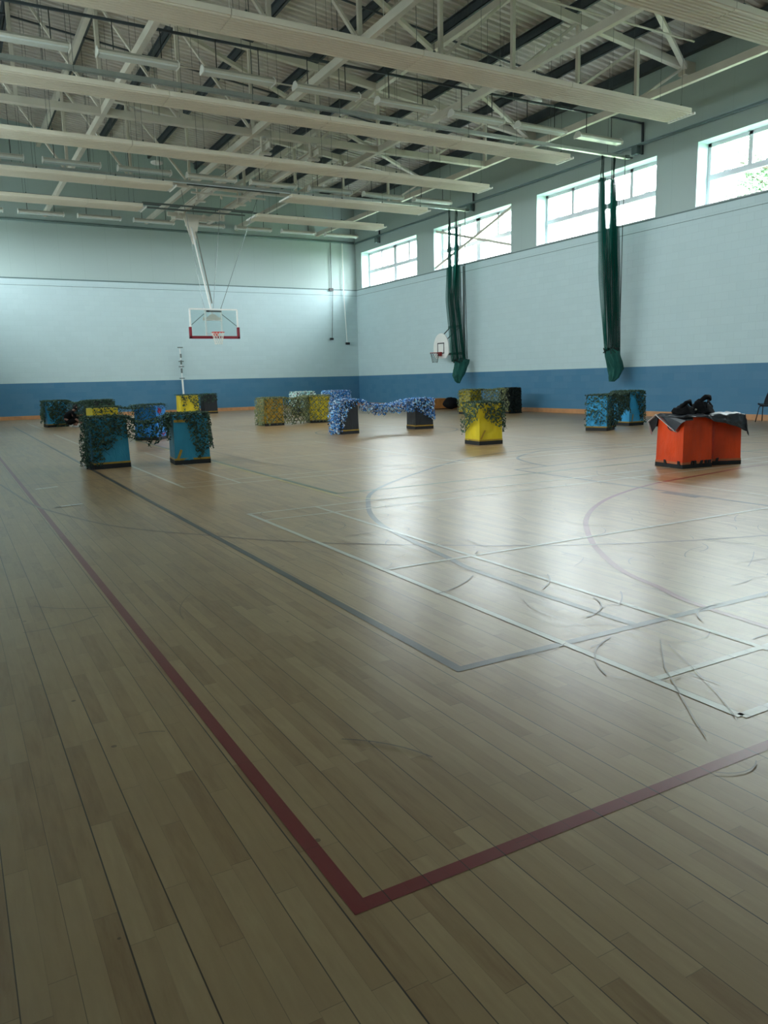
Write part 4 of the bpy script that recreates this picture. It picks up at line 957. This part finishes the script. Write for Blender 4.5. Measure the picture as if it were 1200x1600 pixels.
R__ = [.14,.14,.155,.145,.075,.05,.085,.075,.095,.062,.045,.045,.035,.095,.062,.045,.045,.035,.062,.045,.03,.062,.045,.03]
def fingers(wrist, dirv, side):
    w0 = Vector(wrist); d = Vector(dirv).normalized(); s_ = Vector((0,1,0)) if abs(d.y) < .8 else Vector((1,0,0)); s_ = (s_-d*s_.dot(d)).normalized(); n_ = d.cross(s_)
    pc = w0+d*.06; base = len(P_); P_.append(tuple(pc)); R__.append(.026); wi = P_.index(wrist); E_.append((wi, base))
    for k, ln in ((-1.5,.062), (-.5,.072), (.5,.07), (1.5,.056)):
        a = pc+s_*k*.015+d*.03; b1 = a+d*ln*.55+n_*.012; c1 = b1+d*ln*.35+n_*.03
        i = len(P_); P_.extend([tuple(a), tuple(b1), tuple(c1)]); R__.extend([.011,.009,.008]); E_.extend([(base, i), (i, i+1), (i+1, i+2)])
    a = w0+d*.035+s_*side*.03; b1 = a+d*.03+s_*side*.018; i = len(P_); P_.extend([tuple(a), tuple(b1)]); R__.extend([.012,.009]); E_.extend([(base, i), (i, i+1)])
body = None
fingers((.26,.20,.24), (.6,-.1,-.4), -1); fingers((.24,-.23,.16), (.6,.1,-.7), 1)
body = skinned('body', P_, E_, R__, M['skin'], t)
PC = P_[:5]+[P_[8], P_[9], (.07,.14,.14), P_[13], P_[14], (.09,-.15,.14), P_[18], P_[19], P_[21], P_[22]]
EC = [(0,1),(1,2),(2,3),(3,4),(0,5),(5,6),(6,7),(0,8),(8,9),(9,10),(3,11),(11,12),(3,13),(13,14)]
skinned('clothing', PC, EC, [.155,.155,.17,.16,.085,.11,.078,.058,.11,.078,.058,.078,.06,.078,.06], M['clothes'], t)
b = MB(); b.grid(lambda u, v: (.095+.098*math.cos(2*PI*u)*math.sin(PI*v)+.042, .093*math.sin(2*PI*u)*math.sin(PI*v), .702+.105*math.cos(PI*v)-(.02 if math.cos(2*PI*u) < 0 else -.01)), 20, 12); b.obj('hair', M['hair'], t, smooth=True)
for y_ in (.14, -.15):
    b = MB(); b.grid(lambda u, v: (.12+.145*math.cos(2*PI*u)*math.sin(PI*v), y_+.05*math.sin(2*PI*u)*math.sin(PI*v), max(.002, .04+.05*math.cos(PI*v))), 16, 10); b.obj('shoe', M['shoe'], t, smooth=True)
b = MB()
b.grid(lambda u, v: (.25+.02*math.cos(2*PI*u)*math.sin(PI*v), .018*math.sin(2*PI*u)*math.sin(PI*v), .665+.022*math.cos(PI*v)), 8, 6)
for sy_ in (-1, 1): b.grid(lambda u, v: (.15+.02*math.cos(2*PI*u)*math.sin(PI*v), sy_*.09+.012*math.sin(2*PI*u)*math.sin(PI*v), .68+.03*math.cos(PI*v)), 8, 6)
b.obj('nose_and_ears', M['skin'], t, smooth=True)
# ------------------------------------------------------------------ ground and tree outside the right-hand windows
M['grass'] = simple('outside_grass', (90,110,70), .9, var=.2, scale=.5)
MB().box(20.4, 90, -30, 90, -.4, -.25).obj('ground_outside', M['grass'], kind='structure')
t = NT('tree_leaves'); g = t.n('ShaderNodeNewGeometry'); M['leaves'] = t.done(t.ramp(g.outputs['Random Per Island'], [(.2, srgb(96,132,96)), (.8, srgb(140,170,130))]), .6, 0, None, .3)
M['bark'] = simple('bark', (104,92,80), .9, var=.3)
def tree(x, y, h, r, n, label, seed):
    rnd = random.Random(seed); t = empty('tree', (x, y, -.3), label=label, cat='tree', group='trees outside the windows')
    b = MB(); b.tube([(0,0,0), (.1,0,h*.4), (-.05,.1,h*.7), (0,0,h*.95)], [.28,.2,.12,.03], 8)
    ends = []
    for k in range(16):
        a = rnd.uniform(0, 2*PI); z0_ = h*rnd.uniform(.35, .85); e = Vector((math.cos(a)*r*rnd.uniform(.5,.95), math.sin(a)*r*rnd.uniform(.5,.95), z0_+rnd.uniform(.3, 1.4))); ends.append(e)
        b.tube([(0,0,z0_), tuple(e*.5+Vector((0,0,z0_*.5))), tuple(e)], [.08,.05,.02], 5)
    b.obj('trunk', M['bark'], t)
    b = MB()
    for _ in range(n):
        e = rnd.choice(ends); f = rnd.uniform(.35, 1.1); c_ = Vector((e.x*f, e.y*f, e.z))+Vector((rnd.gauss(0,.55), rnd.gauss(0,.55), rnd.gauss(0,.5)))
        a1 = Vector((rnd.uniform(-1,1), rnd.uniform(-1,1), rnd.uniform(-.6,.6))).normalized(); a2 = a1.orthogonal().normalized(); l = rnd.uniform(.07,.14)
        b.add([c_-a1*l, c_+a2*l*.5, c_+a1*l, c_-a2*l*.5], [(0,1,2,3)])
    b.obj('foliage', M['leaves'], t)
tree(30.5, 20.3, 11.6, 2.6, 8500, 'leafy tree outside the rightmost visible window', 4)
